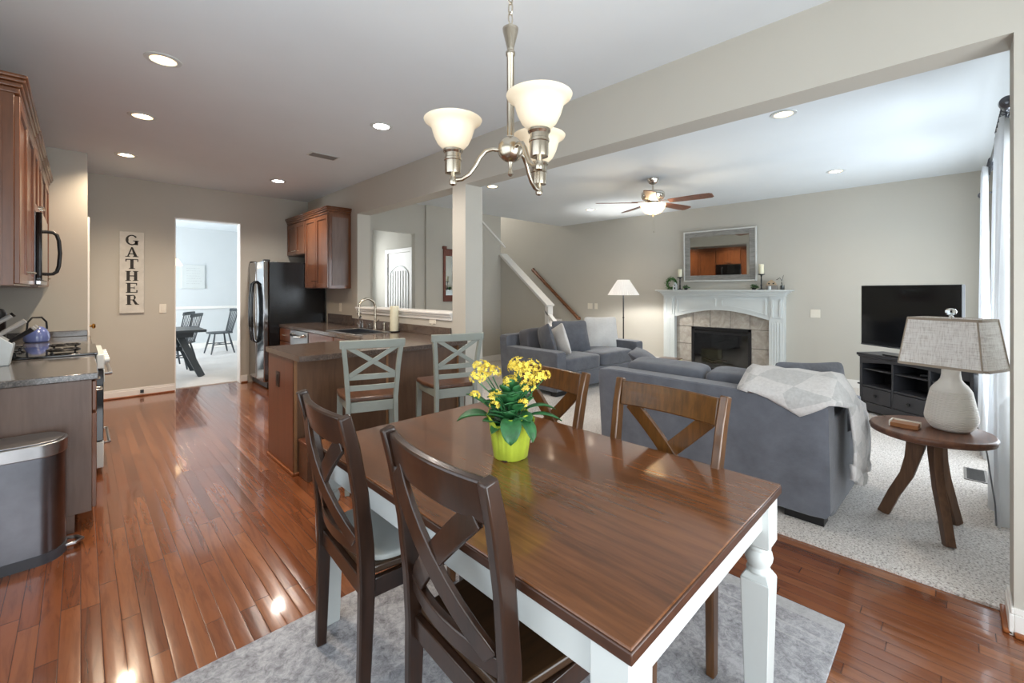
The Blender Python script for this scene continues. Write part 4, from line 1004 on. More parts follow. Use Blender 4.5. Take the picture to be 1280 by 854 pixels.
m.build('tile_surround', M['tile'], t, bevel=.002)
m = MB(); fbox(m, .03, .055, -FBW, -FBW+.045, 0, FBH); fbox(m, .03, .055, FBW-.045, FBW, 0, FBH); fbox(m, .03, .055, -FBW, FBW, FBH-.04, FBH); fbox(m, .03, .05, -FBW, FBW, FBH-.105, FBH-.075); fbox(m, .03, .055, -FBW, FBW, 0, .05)
m.build('firebox_frame', M['black'], t, bevel=.002)
m = MB(); fbox(m, .002, .006, -FBW, FBW, 0, FBH); m.build('firebox_back', plain('sooty_firebrick', S(40, 38, 36), .8, var=.3, vs=20), t)
m = MB(); fbox(m, .034, .038, -FBW+.045, FBW-.045, .05, FBH-.105); m.build('firebox_glass', M['glass'], t)
m = MB()
for i, (y0, y1, z, z2) in enumerate(((-.26, .22, .09, .12), (-.2, .28, .115, .19), (-.1, .18, .17, .12))): m.tube([(-.02, y0, z), (-.018, (y0+y1)/2, z+.01), (-.02, y1, z2)], .012, 8)
m.build('gas_log', plain('pale_ceramic_log', S(96, 86, 76), .9, var=.3, vs=25, bump=.5), t)

# mantel mirror and decorations
MZ = .012+FZ
t = thing('wall_mirror', 'large rectangular mirror in weathered silver frame above the mantel', 'mirror', (XF-.022, 2.786, 1.51))
t.rotation_euler = (0, math.radians(-1.15), math.radians(1.8))
mw, mh = .578, .865
m = MB(); fw = .085
for (y0, y1, z0, z1) in ((-mw+.02, -mw+.02+fw, .02, mh-.02), (mw-.02-fw, mw-.02, .02, mh-.02), (-mw+.02+fw, mw-.02-fw, .02, .02+fw), (-mw+.02+fw, mw-.02-fw, mh-.02-fw, mh-.02)): m.box(-.032, 0, y0, y1, z0, z1)
m.build('frame', M['mframe'], t, bevel=.006)
m = MB()
for (y0, y1, z0, z1) in ((-mw, -mw+.022, 0, mh), (mw-.022, mw, 0, mh), (-mw+.022, mw-.022, 0, .022), (-mw+.022, mw-.022, mh-.022, mh)): m.box(-.04, 0, y0, y1, z0, z1)
m.build('frame_edge', M['mframe_w'], t, bevel=.004)
MB().box(-.016, -.004, -mw+.1, mw-.1, .1, mh-.1).build('mirror_glass', M['mirror'], t, bevel=.004)
def candlestick(y, label, h=.235, ch=.145):
    t = thing('candlestick', label, 'candlestick', (7.50, y, MZ+.0005), group='candlesticks on the mantel')
    MB().lathe([(.045, 0), (.045, .008), (.014, .018), (.01, .05), (.014, .07), (.009, .09), (.011, .15), (.008, .19), (.014, h-.02), (.05, h-.008), (.05, h), (1e-5, h)], 22).build('holder', M['black'], t)
    MB().lathe([(.034, h+.0005), (.036, h+.01), (.036, h+ch-.005), (.032, h+ch), (.006, h+ch-.006), (1e-5, h+ch-.006)], 24).build('candle', M['candle'], t)
candlestick(3.405, 'black candlestick with ivory candle at the mirror’s left side', .225, .135)
candlestick(2.115, 'black candlestick with ivory candle at the mirror’s right side', .245, .15)
t = thing('wreath', 'small green leafy wreath leaning on the mantel’s left end', 'wreath', (7.53, 3.575, MZ+.115))
m = MB(); rnd = random.Random(3)
m.tube([(.02*math.sin(a*3), .083*math.cos(a), .083*math.sin(a)) for a in [2*PI*i/28 for i in range(29)]], .014, 8, caps=False); m.build('ring', M['green_d'], t)
m = MB()
for i in range(260):
    a = rnd.uniform(0, 2*PI); rr = .083+rnd.uniform(-.022, .03); p = Vector((rnd.uniform(-.025, .02), rr*math.cos(a), rr*math.sin(a)))
    d = Vector((rnd.uniform(-1, .4), rnd.uniform(-1, 1), rnd.uniform(-1, 1))).normalized(); s_ = d.orthogonal().normalized()
    m.poly([p, p+d*.018+s_*.009, p+d*.034, p+d*.018-s_*.009])
m.build('leaves', M['green_d'], t, smooth=0)
t = thing('house_ornament', 'little white house ornament in front of the green wreath', 'ornament', (7.46, 3.475, MZ+.0005))
MB().prism([(-.033, 0), (.033, 0), (.033, .075), (0, .135), (-.033, .075)], -.022, .022, 'x').build('house', M['white_p'], t, bevel=.002)
m = MB(); m.box(-.024, -.0222, -.011, .011, .012, .045); m.box(-.024, -.0222, -.008, .008, .075, .095); m.build('openings', M['dkin'], t)
def tuft(label, loc, r_, n, seed, cat='plant', ln=.03):
    rnd = random.Random(seed); t = thing('green_sprig', label, cat, loc)
    m = MB()
    for i in range(n):
        a = rnd.uniform(0, 2*PI); e = rnd.uniform(.25, 1.4); d = Vector((math.cos(a)*math.cos(e), math.sin(a)*math.cos(e), math.sin(e)))
        p = d*rnd.uniform(r_*.3, r_)+Vector((0, 0, .015)); s_ = d.orthogonal().normalized()
        m.poly([p, p+d*ln*.5+s_*ln*.25, p+d*ln, p+d*ln*.5-s_*ln*.25])
    m.build('leaves', M['green_d'], t, smooth=0)
    MB().lathe([(.02, 0), (.026, .004), (.03, .03), (.026, .034), (1e-5, .03)], 16).build('pot', M['dkin'], t)
tuft('low green sprig beside the left candlestick on the mantel', (7.5, 3.30, MZ+.0005), .06, 90, 4)
tuft('low green sprig left of the right candlestick on the mantel', (7.5, 2.22, MZ+.0005), .06, 90, 5)
t = thing('wood_block_decor', 'small wooden block ornament with dark caddy right of the candlestick', 'ornament', (7.52, 1.98, MZ+.0005))
m = MB(); m.box(-.03, .03, -.075, .075, 0, .07); m.build('base', M['vent'], t, bevel=.003)
m = MB(); m.prism([(-.075, .07), (.075, .07), (.05, .12), (0, .155), (-.05, .12)], -.02, .02, 'x'); m.build('top', wood('bare_pine', S(168, 146, 120), S(196, 176, 148), 1), t, bevel=.003)
m = MB()
for y in (-.03, .03): m.box(-.022, -.0202, y-.011, y+.011, .085, .105)
m.build('openings', M['dkin'], t)
tag(MB().lathe([(.018, 0), (.02, .003), (.02, .055), (1e-5, .056)], 14).build('votive_candle', M['white_p'], loc=(7.44, 1.985, MZ+.0005)), 'small white votive before the wooden block ornament', 'candle')
t = thing('bottle_ornament', 'slim clear bottle with dark twig at the mantel’s right end', 'bottle', (7.5, 1.83, MZ+.0005))
MB().lathe([(.026, 0), (.028, .004), (.028, .07), (.012, .12), (.011, .16)], 18).build('bottle', M['glass'], t)
m = MB(); m.tube([(0, 0, .02), (0, .01, .14), (-.01, .03, .18), (0, .08, .15)], .004, 6); m.tube([(0, .005, .14), (0, -.015, .22)], .0025, 6); m.build('twig', M['dkin'], t)
MB().lathe([(.02, .002), (.02, .06), (1e-5, .06)], 14).build('white_sand', M['white_p'], t)

# ------------------------------------------------------------------ sofas
def sofa(name, label, L, D, arm_w, arm_h, back_h, n, loc, rz, seat_h=.44, legs=True):
    """back along -x side, front +x, length along y"""
    t = thing(name, label, 'sofa', loc, rz)
    hL = L/2
    m = MB(); m.box(-D/2+.02, D/2-.03, -hL+arm_w, hL-arm_w, .06, .27); m.build('base', M['sofa'], t, bevel=.015)
    def lean(q): 
        q = q.copy(); q.x -= .05*max(0, (q.z+.31)/.6); return q
    m = MB(); m.soft((-D/2+.075, 0, .06+(back_h-.06)/2), (.16, L, back_h-.06), 26, 16, fn=lean); m.build('back_frame', M['sofa'], t)
    for s in (-1, 1):
        m = MB(); m.soft((.02, s*(hL-arm_w/2), .06+(arm_h-.06)/2), (D-.06, arm_w, arm_h-.06), 22, 16); m.build('arm', M['sofa'], t)
    cw = (L-2*arm_w)/n
    for i in range(n):
        y = -hL+arm_w+cw*(i+.5)
        m = MB(); m.soft((.07, y, (.27+seat_h)/2+.005), (D-.22, cw-.006, seat_h-.25), 9, 14, fn=lambda q: Vector((q.x, q.y, q.z*(1+.12*(1-(2*q.y/cw)**2))))); m.build('seat_cushion', M['sofa'], t)
        m = MB(); m.soft((-D/2+.245, y, seat_h+.175), (.21, cw-.006, .375), 8, 14, rot=(0, -.16, 0)); m.build('back_cushion', M['sofa_d'] if name == 'sectional_sofa' else M['sofa'], t)
    if legs:
        for sx in (-1, 1):
            for sy in (-1, 1):
                m = MB(); m.box(sx*(D/2-.1)-.05, sx*(D/2-.1)+.05, sy*(hL-.14)-.10, sy*(hL-.14)+.10, 0, .065); m.build('leg', M['black'], t, bevel=.004)
    return t
# near loveseat: back face at x ~2.99
SNX, SNY = 3.45, 1.235
sofa('loveseat', 'grey loveseat seen from its plain back, with the pale throw over one end', 1.52, .95, .14, .62, .735, 2, (SNX, SNY, .0125), math.radians(-1.5))
sofa('sectional_sofa', 'grey sofa by the stairs holding the white pillows', 2.02, 1.05, .19, .565, .72, 2, (5.255, 3.975, .0125), math.radians(-92))
def pillow(label, mat, loc, rot, d=(.46, .14, .46), name='throw_pillow'):
    m = MB()
    def fn(q):
        u, w = abs(2*q.x/d[0]), abs(2*q.z/d[2])
        q = q.copy(); q.y *= (1-u**3*.75)*(1-w**3*.75); k = 1+.05*(u*w)**2; q.x *= k*(1-.06*(1-u)*w); q.z *= k*(1-.06*(1-w)*u); return q
    m.soft((0, 0, 0), d, 14, 16, fn=fn); o = m.build(name, mat, loc=loc); o.rotation_euler = rot
    return tag(o, label, 'pillow')
pillow('white square throw pillow in the middle of the far grey sofa', M['pillow_w'], (5.93, 3.98, .685), (-.28, 0, math.radians(-34)), (.52, .15, .49))
pillow('slate grey throw pillow leaning left of the white square pillow', M['sofa'], (5.20, 4.02, .67), (-.38, 0, math.radians(-28)), (.54, .17, .48))
pillow('grey throw pillow nearest the far sofa’s left arm', M['sofa'], (4.60, 3.98, .655), (-.2, .25, math.radians(62)), (.44, .15, .42))
pillow('white and blush pillow wedged behind the far sofa’s left arm pillow', M['pillow_w'], (4.73, 3.86, .645), (-.15, .35, math.radians(66)), (.44, .13, .42))
pillow('dark grey pillow lying on the loveseat’s far arm', M['sofa_d'], (3.62, 1.93, .70), (-.9, 0, math.radians(20)), (.42, .15, .36))
pillow('grey patterned pillow standing at the loveseat’s throw-covered end', M['pillow_g'], (3.32, .64, .685), (-.2, 0, math.radians(-45)), (.42, .13, .42))
# throw blanket
m = MB()
def lerp(a, b, q): return a+(b-a)*q
rows = []; rnd = random.Random(5)
ys = [.95, .89, .83, .76, .69, .62, .57, .52, .485]
hem = [.835, .795, .755, .715, .68, .645, .675, .71, .735]
for y, hz in zip(ys, hem):
    w_ = .006*math.sin(y*40)
    row = [(3.42, y, .70), (3.36, y, .79), (3.28, y, .838+w_), (3.18, y, .858+w_), (3.08, y, .845), (2.99, y, .80+w_), (2.90, y, .757)]
    if hz < .76:
        for q in (.33, .66, 1): row.append((2.897+.012*q, y, lerp(.74, hz, q)))
    else: row += [(2.899-.0, y, .755-.002*q) for q in (1, 2, 3)]
    rows.append(row)
y = .44
rows.append([(3.46, .455, .665), (3.40, y+.01, .70), (3.30, y, .755), (3.2, y, .775), (3.1, y, .775), (3.03, y, .765), (2.94, y, .755), (2.91, y, .75), (2.90, y, .745), (2.895, y, .742)])
for k, (yy, dz) in enumerate(((.415, .03), (.405, .10), (.40, .19), (.395, .28), (.395, .36), (.40, .43))):
    row = []
    for i in range(10):
        x = lerp(3.50, 3.04, i/9); top_ = lerp(.67, .74, i/9)
        row.append((x+.012*math.sin(i*2+k), yy-.012*math.sin(i*1.9+.4*k), top_-dz*(1-.35*abs(i/9-.45))))
    rows.append(row)
m.grid(rows)
last = rows[-1]
for i in range(9):
    for q in (0, .25, .5, .75):
        p = Vector(last[i]).lerp(Vector(last[i+1]), q); m.tube([p, p+Vector((rnd.uniform(-.01, .01), -.006, -.03)), p+Vector((rnd.uniform(-.015, .015), -.004, -.065))], .0025, 5)
o = m.build('throw_blanket', M['blanket'], smooth=80); md = o.modifiers.new('solid', 'SOLIDIFY'); md.thickness = .014; md.offset = 1
tag(o, 'pale grey plaid throw blanket draped over the loveseat’s right end', 'blanket')

# cream crate by the hearth
t = thing('storage_crate', 'small cream crate with dark edging standing before the fireplace', 'crate', (6.75, 3.22, .0125))
MB().box(-.1, .1, -.15, .15, 0, .25).build('body', M['cream'], t, bevel=.003)
m = MB(); m.box(-.105, .105, -.155, .155, .25, .26)
for sy in (-1, 1): m.box(-.106, -.09, sy*.15-.008, sy*.15+.008, 0, .25)
m.build('edging', M['stool_s'], t, bevel=.002)

# ------------------------------------------------------------------ floor lamp
t = thing('floor_lamp', 'black floor lamp with pleated white shade behind the far sofa', 'lamp', (6.72, 4.06, .0125))
MB().lathe([(.14, 0), (.14, .012), (.02, .025), (.012, .04)], 28).build('base', M['black'], t)
m = MB(); m.lathe([(.011, .03), (.011, .86), (.016, .865), (.016, .885), (.011, .89), (.011, 1.36)], 14); m.build('pole', M['black'], t)
pl = lambda a, z: 1+.018*math.cos(a*40)
MB().lathe([(.262, 1.265), (.264, 1.268), (.10, 1.53), (.098, 1.528), (.26, 1.266)], 160, fn=pl, caps=False).build('shade', M['pleat'], t, smooth=20)
point('floor_lamp_bulb', (0, 0, 1.36), 50, (1, .97, .92), .04, t)

# ------------------------------------------------------------------ tv stand and television
SA = math.atan2(-.789, -.615)      # direction along the front, left to right
ux = Vector((-.615, -.789, 0)).normalized(); nf = Vector((ux.y, -ux.x, 0))   # nf = facing out
if nf.dot(Vector((-1, 0, 0))) < 0: nf = -nf
FL = Vector((6.22, .76, .0125)); SW, SD, SH = 1.10, .32, .655
t = thing('tv_stand', 'charcoal media stand with open shelves and drawers in the corner under the television', 'tv stand', FL+ux*SW/2-nf*SD/2, math.atan2(ux.y, ux.x))
# local: +x along front to the right, front faces -y or +y
sgn = 1 if (Matrix.Rotation(math.atan2(ux.y, ux.x), 3, 'Z') @ Vector((0, 1, 0))).dot(nf) > 0 else -1
def sb(m, x0, x1, d0, d1, z0, z1):
    a, b = sorted((sgn*(SD/2-d0), sgn*(SD/2-d1))); return m.box(x0, x1, a, b, z0, z1)
h = SW/2
m = MB(); sb(m, -h-.02, h+.02, -.02, SD, SH-.03, SH); sb(m, -h-.008, h+.008, -.01, SD, SH-.045, SH-.03); m.build('top', M['tvs'], t, bevel=.004)
m = MB()
for x in (-h, h-.03): sb(m, x, x+.03, 0, SD-.02, .0, SH-.045)
sb(m, -h+.03, h-.03, SD-.03, SD-.02, .04, SH-.045); sb(m, -h+.03, h-.03, 0.01, SD-.02, .04, .06); sb(m, -h+.03, h-.03, .01, SD-.02, .285, .305)
for x in (-h+.36, h-.38): sb(m, x, x+.02, .004, SD-.02, .06, SH-.045)
m.build('carcass', M['tvs'], t, bevel=.003)
m = MB(); sb(m, -h+.032, h-.032, SD-.035, SD-.031, .305, SH-.045); m.build('shelf_back', M['dkin'], t)
m = MB(); xs = [-h+.03+(SW-.06)*i/24 for i in range(25)]
pts = [(xs[0], SH-.045)]+[(x, SH-.115+.045*math.sin(PI*i/24)) for i, x in enumerate(xs)]+[(xs[-1], SH-.045)]
a, b = sorted((sgn*SD/2, sgn*(SD/2-.02))); m.prism(pts, a, b, 'y'); m.build('arched_rail', M['tvs'], t, bevel=.002)
for x0, x1 in ((-h+.03, -h+.36), (-h+.38, h-.38), (h-.36, h-.03)):
    m = MB(); sb(m, x0, x1, .02, SD-.04, .47, .485); m.build('shelf', M['tvs'], t, bevel=.002)
    m = MB(); sb(m, x0+.005, x1-.005, .0, .02, .125, .28); o = m.build('drawer', M['tvs'], t, bevel=.004)
    k = MB(); k.sphere(((x0+x1)/2, sgn*(SD/2+.018), .205), .016, 14, 8); k.tube([((x0+x1)/2, sgn*SD/2, .205), ((x0+x1)/2, sgn*(SD/2+.01), .205)], .007, 8); k.build('knob', M['black'], o)
m = MB(); sb(m, -h+.03, h-.03, 0, .02, .03, .12); m.build('bottom_rail', M['tvs'], t, bevel=.003)
for x in (-h, h):
    m = MB(); sb(m, x-.022, x+.022, -.012, .03, 0, .12); sb(m, x-.016, x+.016, -.008, .024, .12, .15); sb(m, x-.02, x+.02, -.01, .03, .30, .315); m.build('foot', M['tvs'], t, bevel=.003)
STZ = .0125+SH
tc = FL+ux*.47-nf*.07
t = thing('television', 'black flat television standing on the charcoal stand', 'television', (tc.x, tc.y, STZ+.0005), math.atan2(ux.y, ux.x))
w2 = .50
MB().box(-w2, w2, -.02, .02, .085, .745).build('housing', M['black'], t, bevel=.004)
a, b = sorted((sgn*.02, sgn*.0215)); MB().box(-w2+.01, w2-.01, a, b, .105, .735).build('screen', M['tv'], t)
a, b = sorted((sgn*.02, sgn*.0225)); MB().box(-w2, w2, a, b, .085, .10).build('bottom_bezel', M['steel_d'], t)
m = MB(); m.box(-.03, .03, -.03, .01, .01, .12); m.build('neck', M['black'], t, bevel=.003)
m = MB(); m.soft((0, 0, .008), (.46, .12, .014), 8, 10); m.build('foot', M['black'], t)
o = MB().soft((0, 0, .018), (.055, .11, .036), 5, 8).build('game_controller', M['black'], loc=tuple(FL+ux*.62-nf*.12+Vector((0, 0, .486)))); tag(o, 'small dark controller lying on the media stand’s middle shelf', 'controller')

# ------------------------------------------------------------------ side table with lamp
STX, STY, STH = 3.44, .105, .565
t = thing('side_table', 'round rustic wooden side table on three splayed legs', 'side table', (STX, STY, .0125))
irr = lambda a, z: 1+.012*math.sin(3*a+.6)+.01*math.sin(5*a)
MB().lathe([(.245, STH-.042), (.262, STH-.034), (.268, STH-.012), (.262, STH-.002), (.255, STH)], 64, fn=irr).build('top', M['side_t'], t, smooth=50)
for (fx_, fy_) in ((3.48, .31), (3.245, .025), (3.60, .0)):
    d = Vector((fx_-STX, fy_-STY, 0)); L = d.length; d.normalize(); m = MB()
    pts = [(d.x*r_, d.y*r_, z) for r_, z in ((.055, STH-.042), (.06, STH-.12), (.075, STH-.2), (.10, STH-.3), (L*.75, .14), (L, .0))]
    m.bar(pts, [.042]*6, [.09, .082, .066, .06, .056, .055], up=(d.x, d.y, 0.3)); m.build('leg', M['side_l'], t, bevel=.004)
TT = .0125+STH+.0008
LX, LY = 3.475, .02
ya = math.radians(-113)
t = thing('table_lamp', 'ribbed white ceramic lamp with cut-corner linen shade on the side table', 'lamp', (LX, LY, TT), ya)
prof = [(.08, 0), (.095, .006), (.118, .03), (.137, .075), (.143, .12)]
body = [(.066, 0), (.078, .004)]
N = 72
for i in range(N+1):
    z = .01+.215*i/N; q = z/.225
    if q < .32: r_ = .078+.034*math.sin(q/.32*PI/2)
    else: r_ = .112-.026*((q-.32)/.68)**1.2
    body.append((r_-.0034*(i % 3 == 0), z))
MB().lathe(body+[(.083, .229), (.070, .25), (.054, .268), (.044, .285), (.040, .31), (.039, .335), (.03, .34), (1e-5, .341)], 48).build('base', M['ceramic'], t, smooth=60)
def cutrect(w, d, c): return [(-w+c, -d), (w-c, -d), (w, -d+c), (w, d-c), (w-c, d), (-w+c, d), (-w, d-c), (-w, -d+c)]
SZ0, SZ1 = .355, .625
A = cutrect(.192, .125, .014); B = cutrect(.158, .095, .012)
m = MB()
for (P0, P1, za, zb) in ((A, B, SZ0, SZ1),):
    va = [m.bm.verts.new((x, y, za)) for x, y in P0]; vb = [m.bm.verts.new((x, y, zb)) for x, y in P1]
    for i in range(8): m.bm.faces.new((va[i], va[(i+1)%8], vb[(i+1)%8], vb[i]))
o = m.build('shade', M['linen'], t, smooth=0); md = o.modifiers.new('solid', 'SOLIDIFY'); md.thickness = .004
tape = fabric('taupe_binding_tape', S(172, 158, 142))
m = MB()
for P0, z in ((A, SZ0+.005), (B, SZ1-.005)):
    pp = [(x*1.006, y*1.006, z) for x, y in P0]
    for i in range(8): m.bar([pp[i], pp[(i+1)%8]], .004, .014)
for i in (1, 3, 5, 7):
    m.bar([(A[i][0]*1.004, A[i][1]*1.004, SZ0), (B[i][0]*1.004, B[i][1]*1.004, SZ1)], .006, .006, up=(0, -1, .1))
m.build('binding', tape, t)
m = MB(); m.tube([(0, 0, .34), (0, 0, .63)], .004, 8); m.bar([(-.15, 0, SZ1-.01), (.15, 0, SZ1-.01)], .004, .004); m.build('harp', M['nickel'], t)
MB().lathe([(.012, .63), (.008, .64), (.02, .648), (.026, .662), (.02, .676), (1e-5, .682)], 10).build('finial', M['glass'], t, smooth=0)
t = thing('lamp_cord', 'grey lamp cord hanging from the side table toward the curtain', 'cord', (0, 0, 0))
bpy.data.objects.remove(t)
cp = [(3.60, .0, TT+.004), (3.66, -.05, TT+.004), (3.70, -.08, TT+.002), (3.715, -.10, .53), (3.72, -.125, .42), (3.71, -.14, .28), (3.70, -.155, .15), (3.68, -.16, .03)]
tag(MB().tube(cp, .0035, 8).build('lamp_cord', M['cord']), 'grey lamp cord hanging off the side table’s edge before the curtain', 'cord')
m = MB(); m.box(-.085, .085, -.05, .05, 0, .022)
t = thing('wooden_tray', 'small orange-brown wooden box with pale rim at the lamp’s left', 'tray', (3.36, .205, TT), ya+.3)
MB().box(-.06, .06, -.04, .04, 0, .024).build('tray', wood('warm_oak', S(138, 86, 48), S(172, 116, 72), 0), t, bevel=.002)
m = MB(); m.box(-.063, .063, .036, .043, 0, .032); m.box(-.065, -.058, -.04, .043, 0, .032); m.build('rim', M['plate'], t, bevel=.002)
for i, (lab, c, z, s_) in enumerate((('pale coaster at the bottom of the stack behind the lamp', M['plate'], 0, .042), ('dark coaster in the middle of the stack behind the lamp', M['dkin'], .0105, .039), ('wooden coaster topping the stack behind the lamp', M['side_t'], .0335, .043))):
    hh = (.010, .0225, .008)[i]
    tag(MB().box(-s_, s_, -s_, s_, 0, hh).build('coaster', c, loc=(3.645, .04, TT+z), rz=ya+.1, bevel=.002), lab, 'coaster', 'coasters behind the lamp')

# ------------------------------------------------------------------ curtains, rod, floor register
t = thing('curtain_rod', 'dark metal curtain rod with round end knob above the white curtains', 'curtain rod', (0, 0, 0))
RY, RZ = -.20, 2.395
MB().tube([(3.66, RY, RZ), (6.95, RY, RZ)], .013, 12).build('rod', M['steel_d'], t)
for x in (3.60, 6.95): MB().lathe([(.013, 0), (.02, .004), (.02, .012), (.034, .02), (.037, .04), (.034, .06), (.022, .066), (1e-5, .067)], 20, M=Matrix.Translation((x, RY, RZ)) @ Euler((0, PI/2, 0)).to_matrix().to_4x4()).build('finial', M['steel_d'], t)
m = MB()
for x in (3.74, 5.3, 6.85): m.tube([(x, RY, RZ), (x, YW, RZ)], .009, 8); m.cbox((x, YW+.004, RZ), (.05, .008, .07))
m.build('bracket', M['steel_d'], t)
def curtain(label, x0, x1, y0, amp, waves, seed):
    t = thing('curtain', label, 'curtain', (0, 0, 0), group='white curtains at the living room window')
    rows = []; n = 60
    for j in range(16):
        q = j/15; z = lerp(2.35, .02, q); row = []
        for i in range(n+1):
            s_ = i/n; ph = 2*PI*waves*s_
            sp = 1+.14*q
            x = (x0+x1)/2+(s_-.5)*(x1-x0)*sp+.012*math.sin(ph*2)
            yv = y0+amp*(.55+.45*q)*math.sin(ph+.7*math.sin(q*2+seed))+.015*q*math.sin(3*q+s_*9+seed)
            row.append((x, yv, z))
        rows.append(row)
    o = MB().grid(rows).build('panel', M['curtain'], t, smooth=80); md = o.modifiers.new('solid', 'SOLIDIFY'); md.thickness = .003
    m = MB()
    for i in range(waves*2):
        x = x0+(x1-x0)*(i+.5)/(waves*2)
        m.tube([(x, RY+.02*math.cos(a), RZ+.02*math.sin(a)) for a in [2*PI*k/16 for k in range(17)]], .003, 6, caps=False); m.cbox((x, RY, RZ-.035), (.012, .008, .03))
    m.build('ring', M['steel_d'], t)
curtain('nearer white curtain panel, beside the table lamp and the wall end', 3.72, 4.30, RY, .05, 5, .3)
curtain('farther white curtain panel, nearest the television', 5.12, 5.55, RY+.035, .03, 5, 1.1)
t = thing('floor_register', 'grey metal floor vent set in the carpet below the curtain', 'vent', (4.64, -.10, .0125))
MB().box(-.15, .15, -.06, .06, 0, .006).build('frame', M['vent'], t, bevel=.002)
m = MB()
for i in range(14): m.box(-.135+.0195*i, -.126+.0195*i, -.045, .045, .006, .008)
m.build('slots', M['dkin'], t)

# ------------------------------------------------------------------ hall: framed mirror, handrail, picture
t = thing('hall_mirror', 'tall mirror in reddish wooden frame on the hall wall', 'mirror', (4.72, YM-.001, 1.165))
mw2, mh2 = .283, .93
m = MB(); m.box(-mw2, -mw2+.045, -.03, 0, 0, mh2); m.box(mw2-.045, mw2, -.03, 0, 0, mh2); m.box(-mw2+.045, mw2-.045, -.028, 0, 0, .11); m.box(-mw2+.045, mw2-.045, -.028, 0, mh2-.14, mh2-.02)
for s in (-1, 1): m.cbox((s*(mw2-.022), -.02, mh2), (.07, .05, .05))
m.build('frame', M['red_wood'], t, bevel=.005)
MB().box(-mw2+.045, mw2-.045, -.012, -.004, .11, mh2-.14).build('mirror_glass', M['mirror'], t)
t = thing('picture_frame', 'narrow black-edged picture on the entry wall left of the white door', 'picture', (3.98, 8.2985, 1.38))
MB().box(-.14, .14, -.02, 0, 0, .38).build('frame', M['black'], t, bevel=.003)
MB().box(-.12, .12, -.022, -.02, .02, .36).build('print', M['white_p'], t)
t = thing('handrail', 'brown wooden stair handrail on the living room wall', 'handrail', (XF, 0, 0))
p0, p1 = Vector((-.065, 5.66, .76)), Vector((-.065, 6.99, 1.85))
m = MB(); m.tube([p0+Vector((.04, 0, 0)), p0, p1, p1+Vector((.04, 0, 0))], .036, 12); m.build('rail', M['rail'], t, smooth=60)
for q in (.33, .75):
    p = p0.lerp(p1, q); m = MB(); m.tube([p-Vector((0, 0, .02)), p+Vector((.02, 0, -.06)), p+Vector((.062, 0, -.065))], .008, 8); m.cbox(p+Vector((.06, 0, -.065)), (.008, .05, .05)); m.build('bracket', M['dkin'], t)

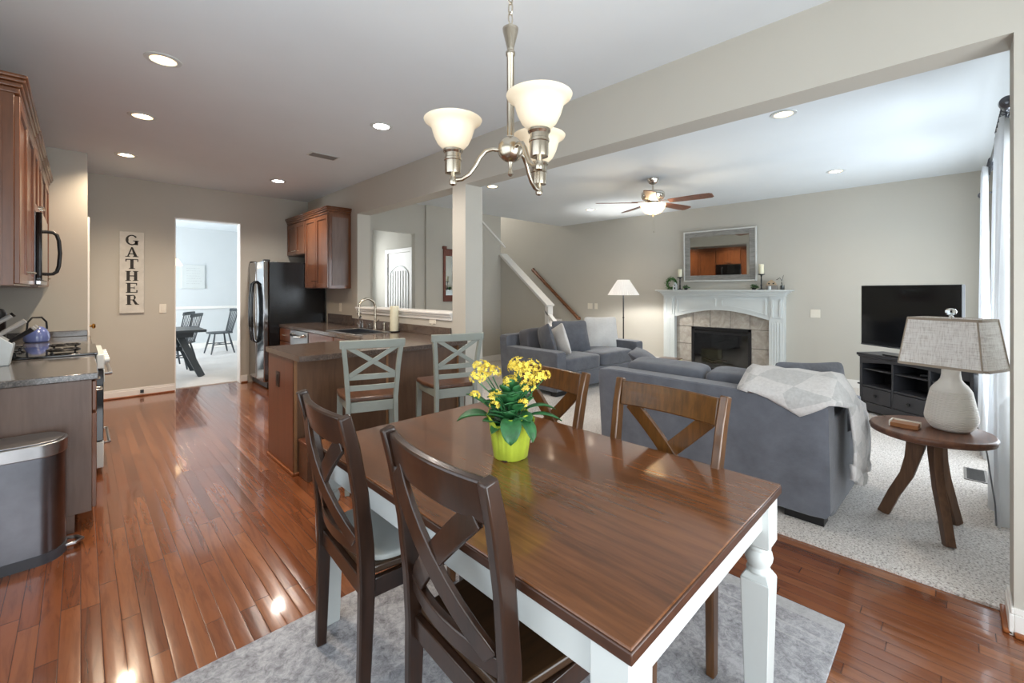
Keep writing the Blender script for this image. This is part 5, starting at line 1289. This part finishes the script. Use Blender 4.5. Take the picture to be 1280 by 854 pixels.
# ------------------------------------------------------------------ dining room furniture
t = thing('formal_table', 'dark dining table with splayed leg in the far dining room', 'table', (.55, 8.66, .0105))
MB().box(-.85, .85, -.46, .46, .70, .74).build('tabletop', M['din'], t, bevel=.005)
m = MB(); m.box(-.7, .7, -.33, .33, .62, .70); m.build('apron', M['din'], t, bevel=.003)
for sx in (-1, 1):
    for sy in (-1, 1):
        m = MB(); m.bar([(sx*.52, sy*.22, .69), (sx*.80, sy*.36, .0)], .06, .09, up=(1, 0, 0)); m.build('leg', M['din'], t, bevel=.004)
m = MB(); m.bar([(-.62, 0, .42), (.62, 0, .42)], .05, .06)
for sx in (-1, 1): m.bar([(sx*.62, -.28, .42), (sx*.62, .28, .42)], .05, .06)
m.build('stretcher', M['din'], t, bevel=.003)
def windsor(label, x, y, deg):
    t = thing('windsor_chair', label, 'chair', (x, y, .0105), math.radians(deg), 'dark spindle chairs in the dining room')
    m = MB(); m.prism([(-.20, -.17), (-.21, 0), (-.20, .17), (-.05, .215), (.14, .21), (.21, .15), (.22, 0), (.21, -.15), (.14, -.21), (-.05, -.215)], .425, .455); m.build('seat', M['din'], t, bevel=.01, seg=3)
    for sx in (-1, 1):
        for sy in (-1, 1):
            m = MB(); m.tube([(sx*.13, sy*.13, .43), (sx*.17, sy*.17, .22), (sx*.22, sy*.2, 0)], [.014, .019, .012], 10); m.build('leg', M['din'], t)
    m = MB()
    for sy in (-1, 1): m.tube([(-.17, sy*.17, .2), (.17, sy*.17, .2)], .01, 8)
    m.tube([(0, -.17, .2), (0, .17, .2)], .01, 8); m.build('stretcher', M['din'], t)
    for i in range(7):
        y_ = -.16+.32*i/6; m = MB(); m.tube([(-.18, y_, .45), (-.23-.012, y_*1.15, .70), (-.285, y_*1.22, .90)], [.009, .008, .007] if 0 < i < 6 else [.013, .012, .011], 8); m.build('spindle', M['din'], t)
    m = MB(); m.bar([(-.285, -.23, .915), (-.30, -.1, .92), (-.305, 0, .92), (-.30, .1, .92), (-.285, .23, .915)], .02, .06, up=(-.2, 0, 1)); m.build('top_rail', M['din'], t, bevel=.004)
    return t
windsor('dark spindle chair standing alone against the dining room wall', 2.13, 11.15, 188)
windsor('dark spindle chair at the dining table’s right end, nearer one', 1.20, 9.47, 150)
windsor('dark spindle chair behind the dining table, half hidden by its neighbour', 1.20, 10.25, 150)
t = thing('wall_art', 'white canvas print with faint grey writing on the dining room wall', 'picture', (1.84, 12.299, 1.40))
MB().box(-.22, .22, -.025, 0, 0, .54).build('canvas', M['white_p'], t, bevel=.003)
m = MB(); rnd = random.Random(9)
for r_ in range(7):
    x = -.13
    while x < .12:
        w = rnd.uniform(.02, .05); m.box(x, x+w, -.0265, -.025, .46-.058*r_, .466-.058*r_); x += w+.012
m.build('print', plain('faint_grey_ink', S(176, 178, 180), .8), t, smooth=0)
t = thing('dining_pendant', 'warm glowing glass pendant shade at the dining doorway’s left edge', 'pendant light', (1.165, 9.7, 0))
MB().tube([(0, 0, CEIL), (0, 0, 1.98)], .006, 8).build('rod', M['nickel'], t)
MB().lathe([(.02, 1.98), (.035, 1.96), (.04, 1.93), (.02, 1.925)], 18).build('socket', M['nickel'], t)
MB().lathe([(.03, 1.93), (.075, 1.90), (.105, 1.85), (.13, 1.80), (.127, 1.80), (.10, 1.85), (.07, 1.895), (.03, 1.924)], 28, caps=False).build('shade', M['bowl'], t)
point('dining_pendant_bulb', (0, 0, 1.84), 6, (1, .8, .55), .03, t)
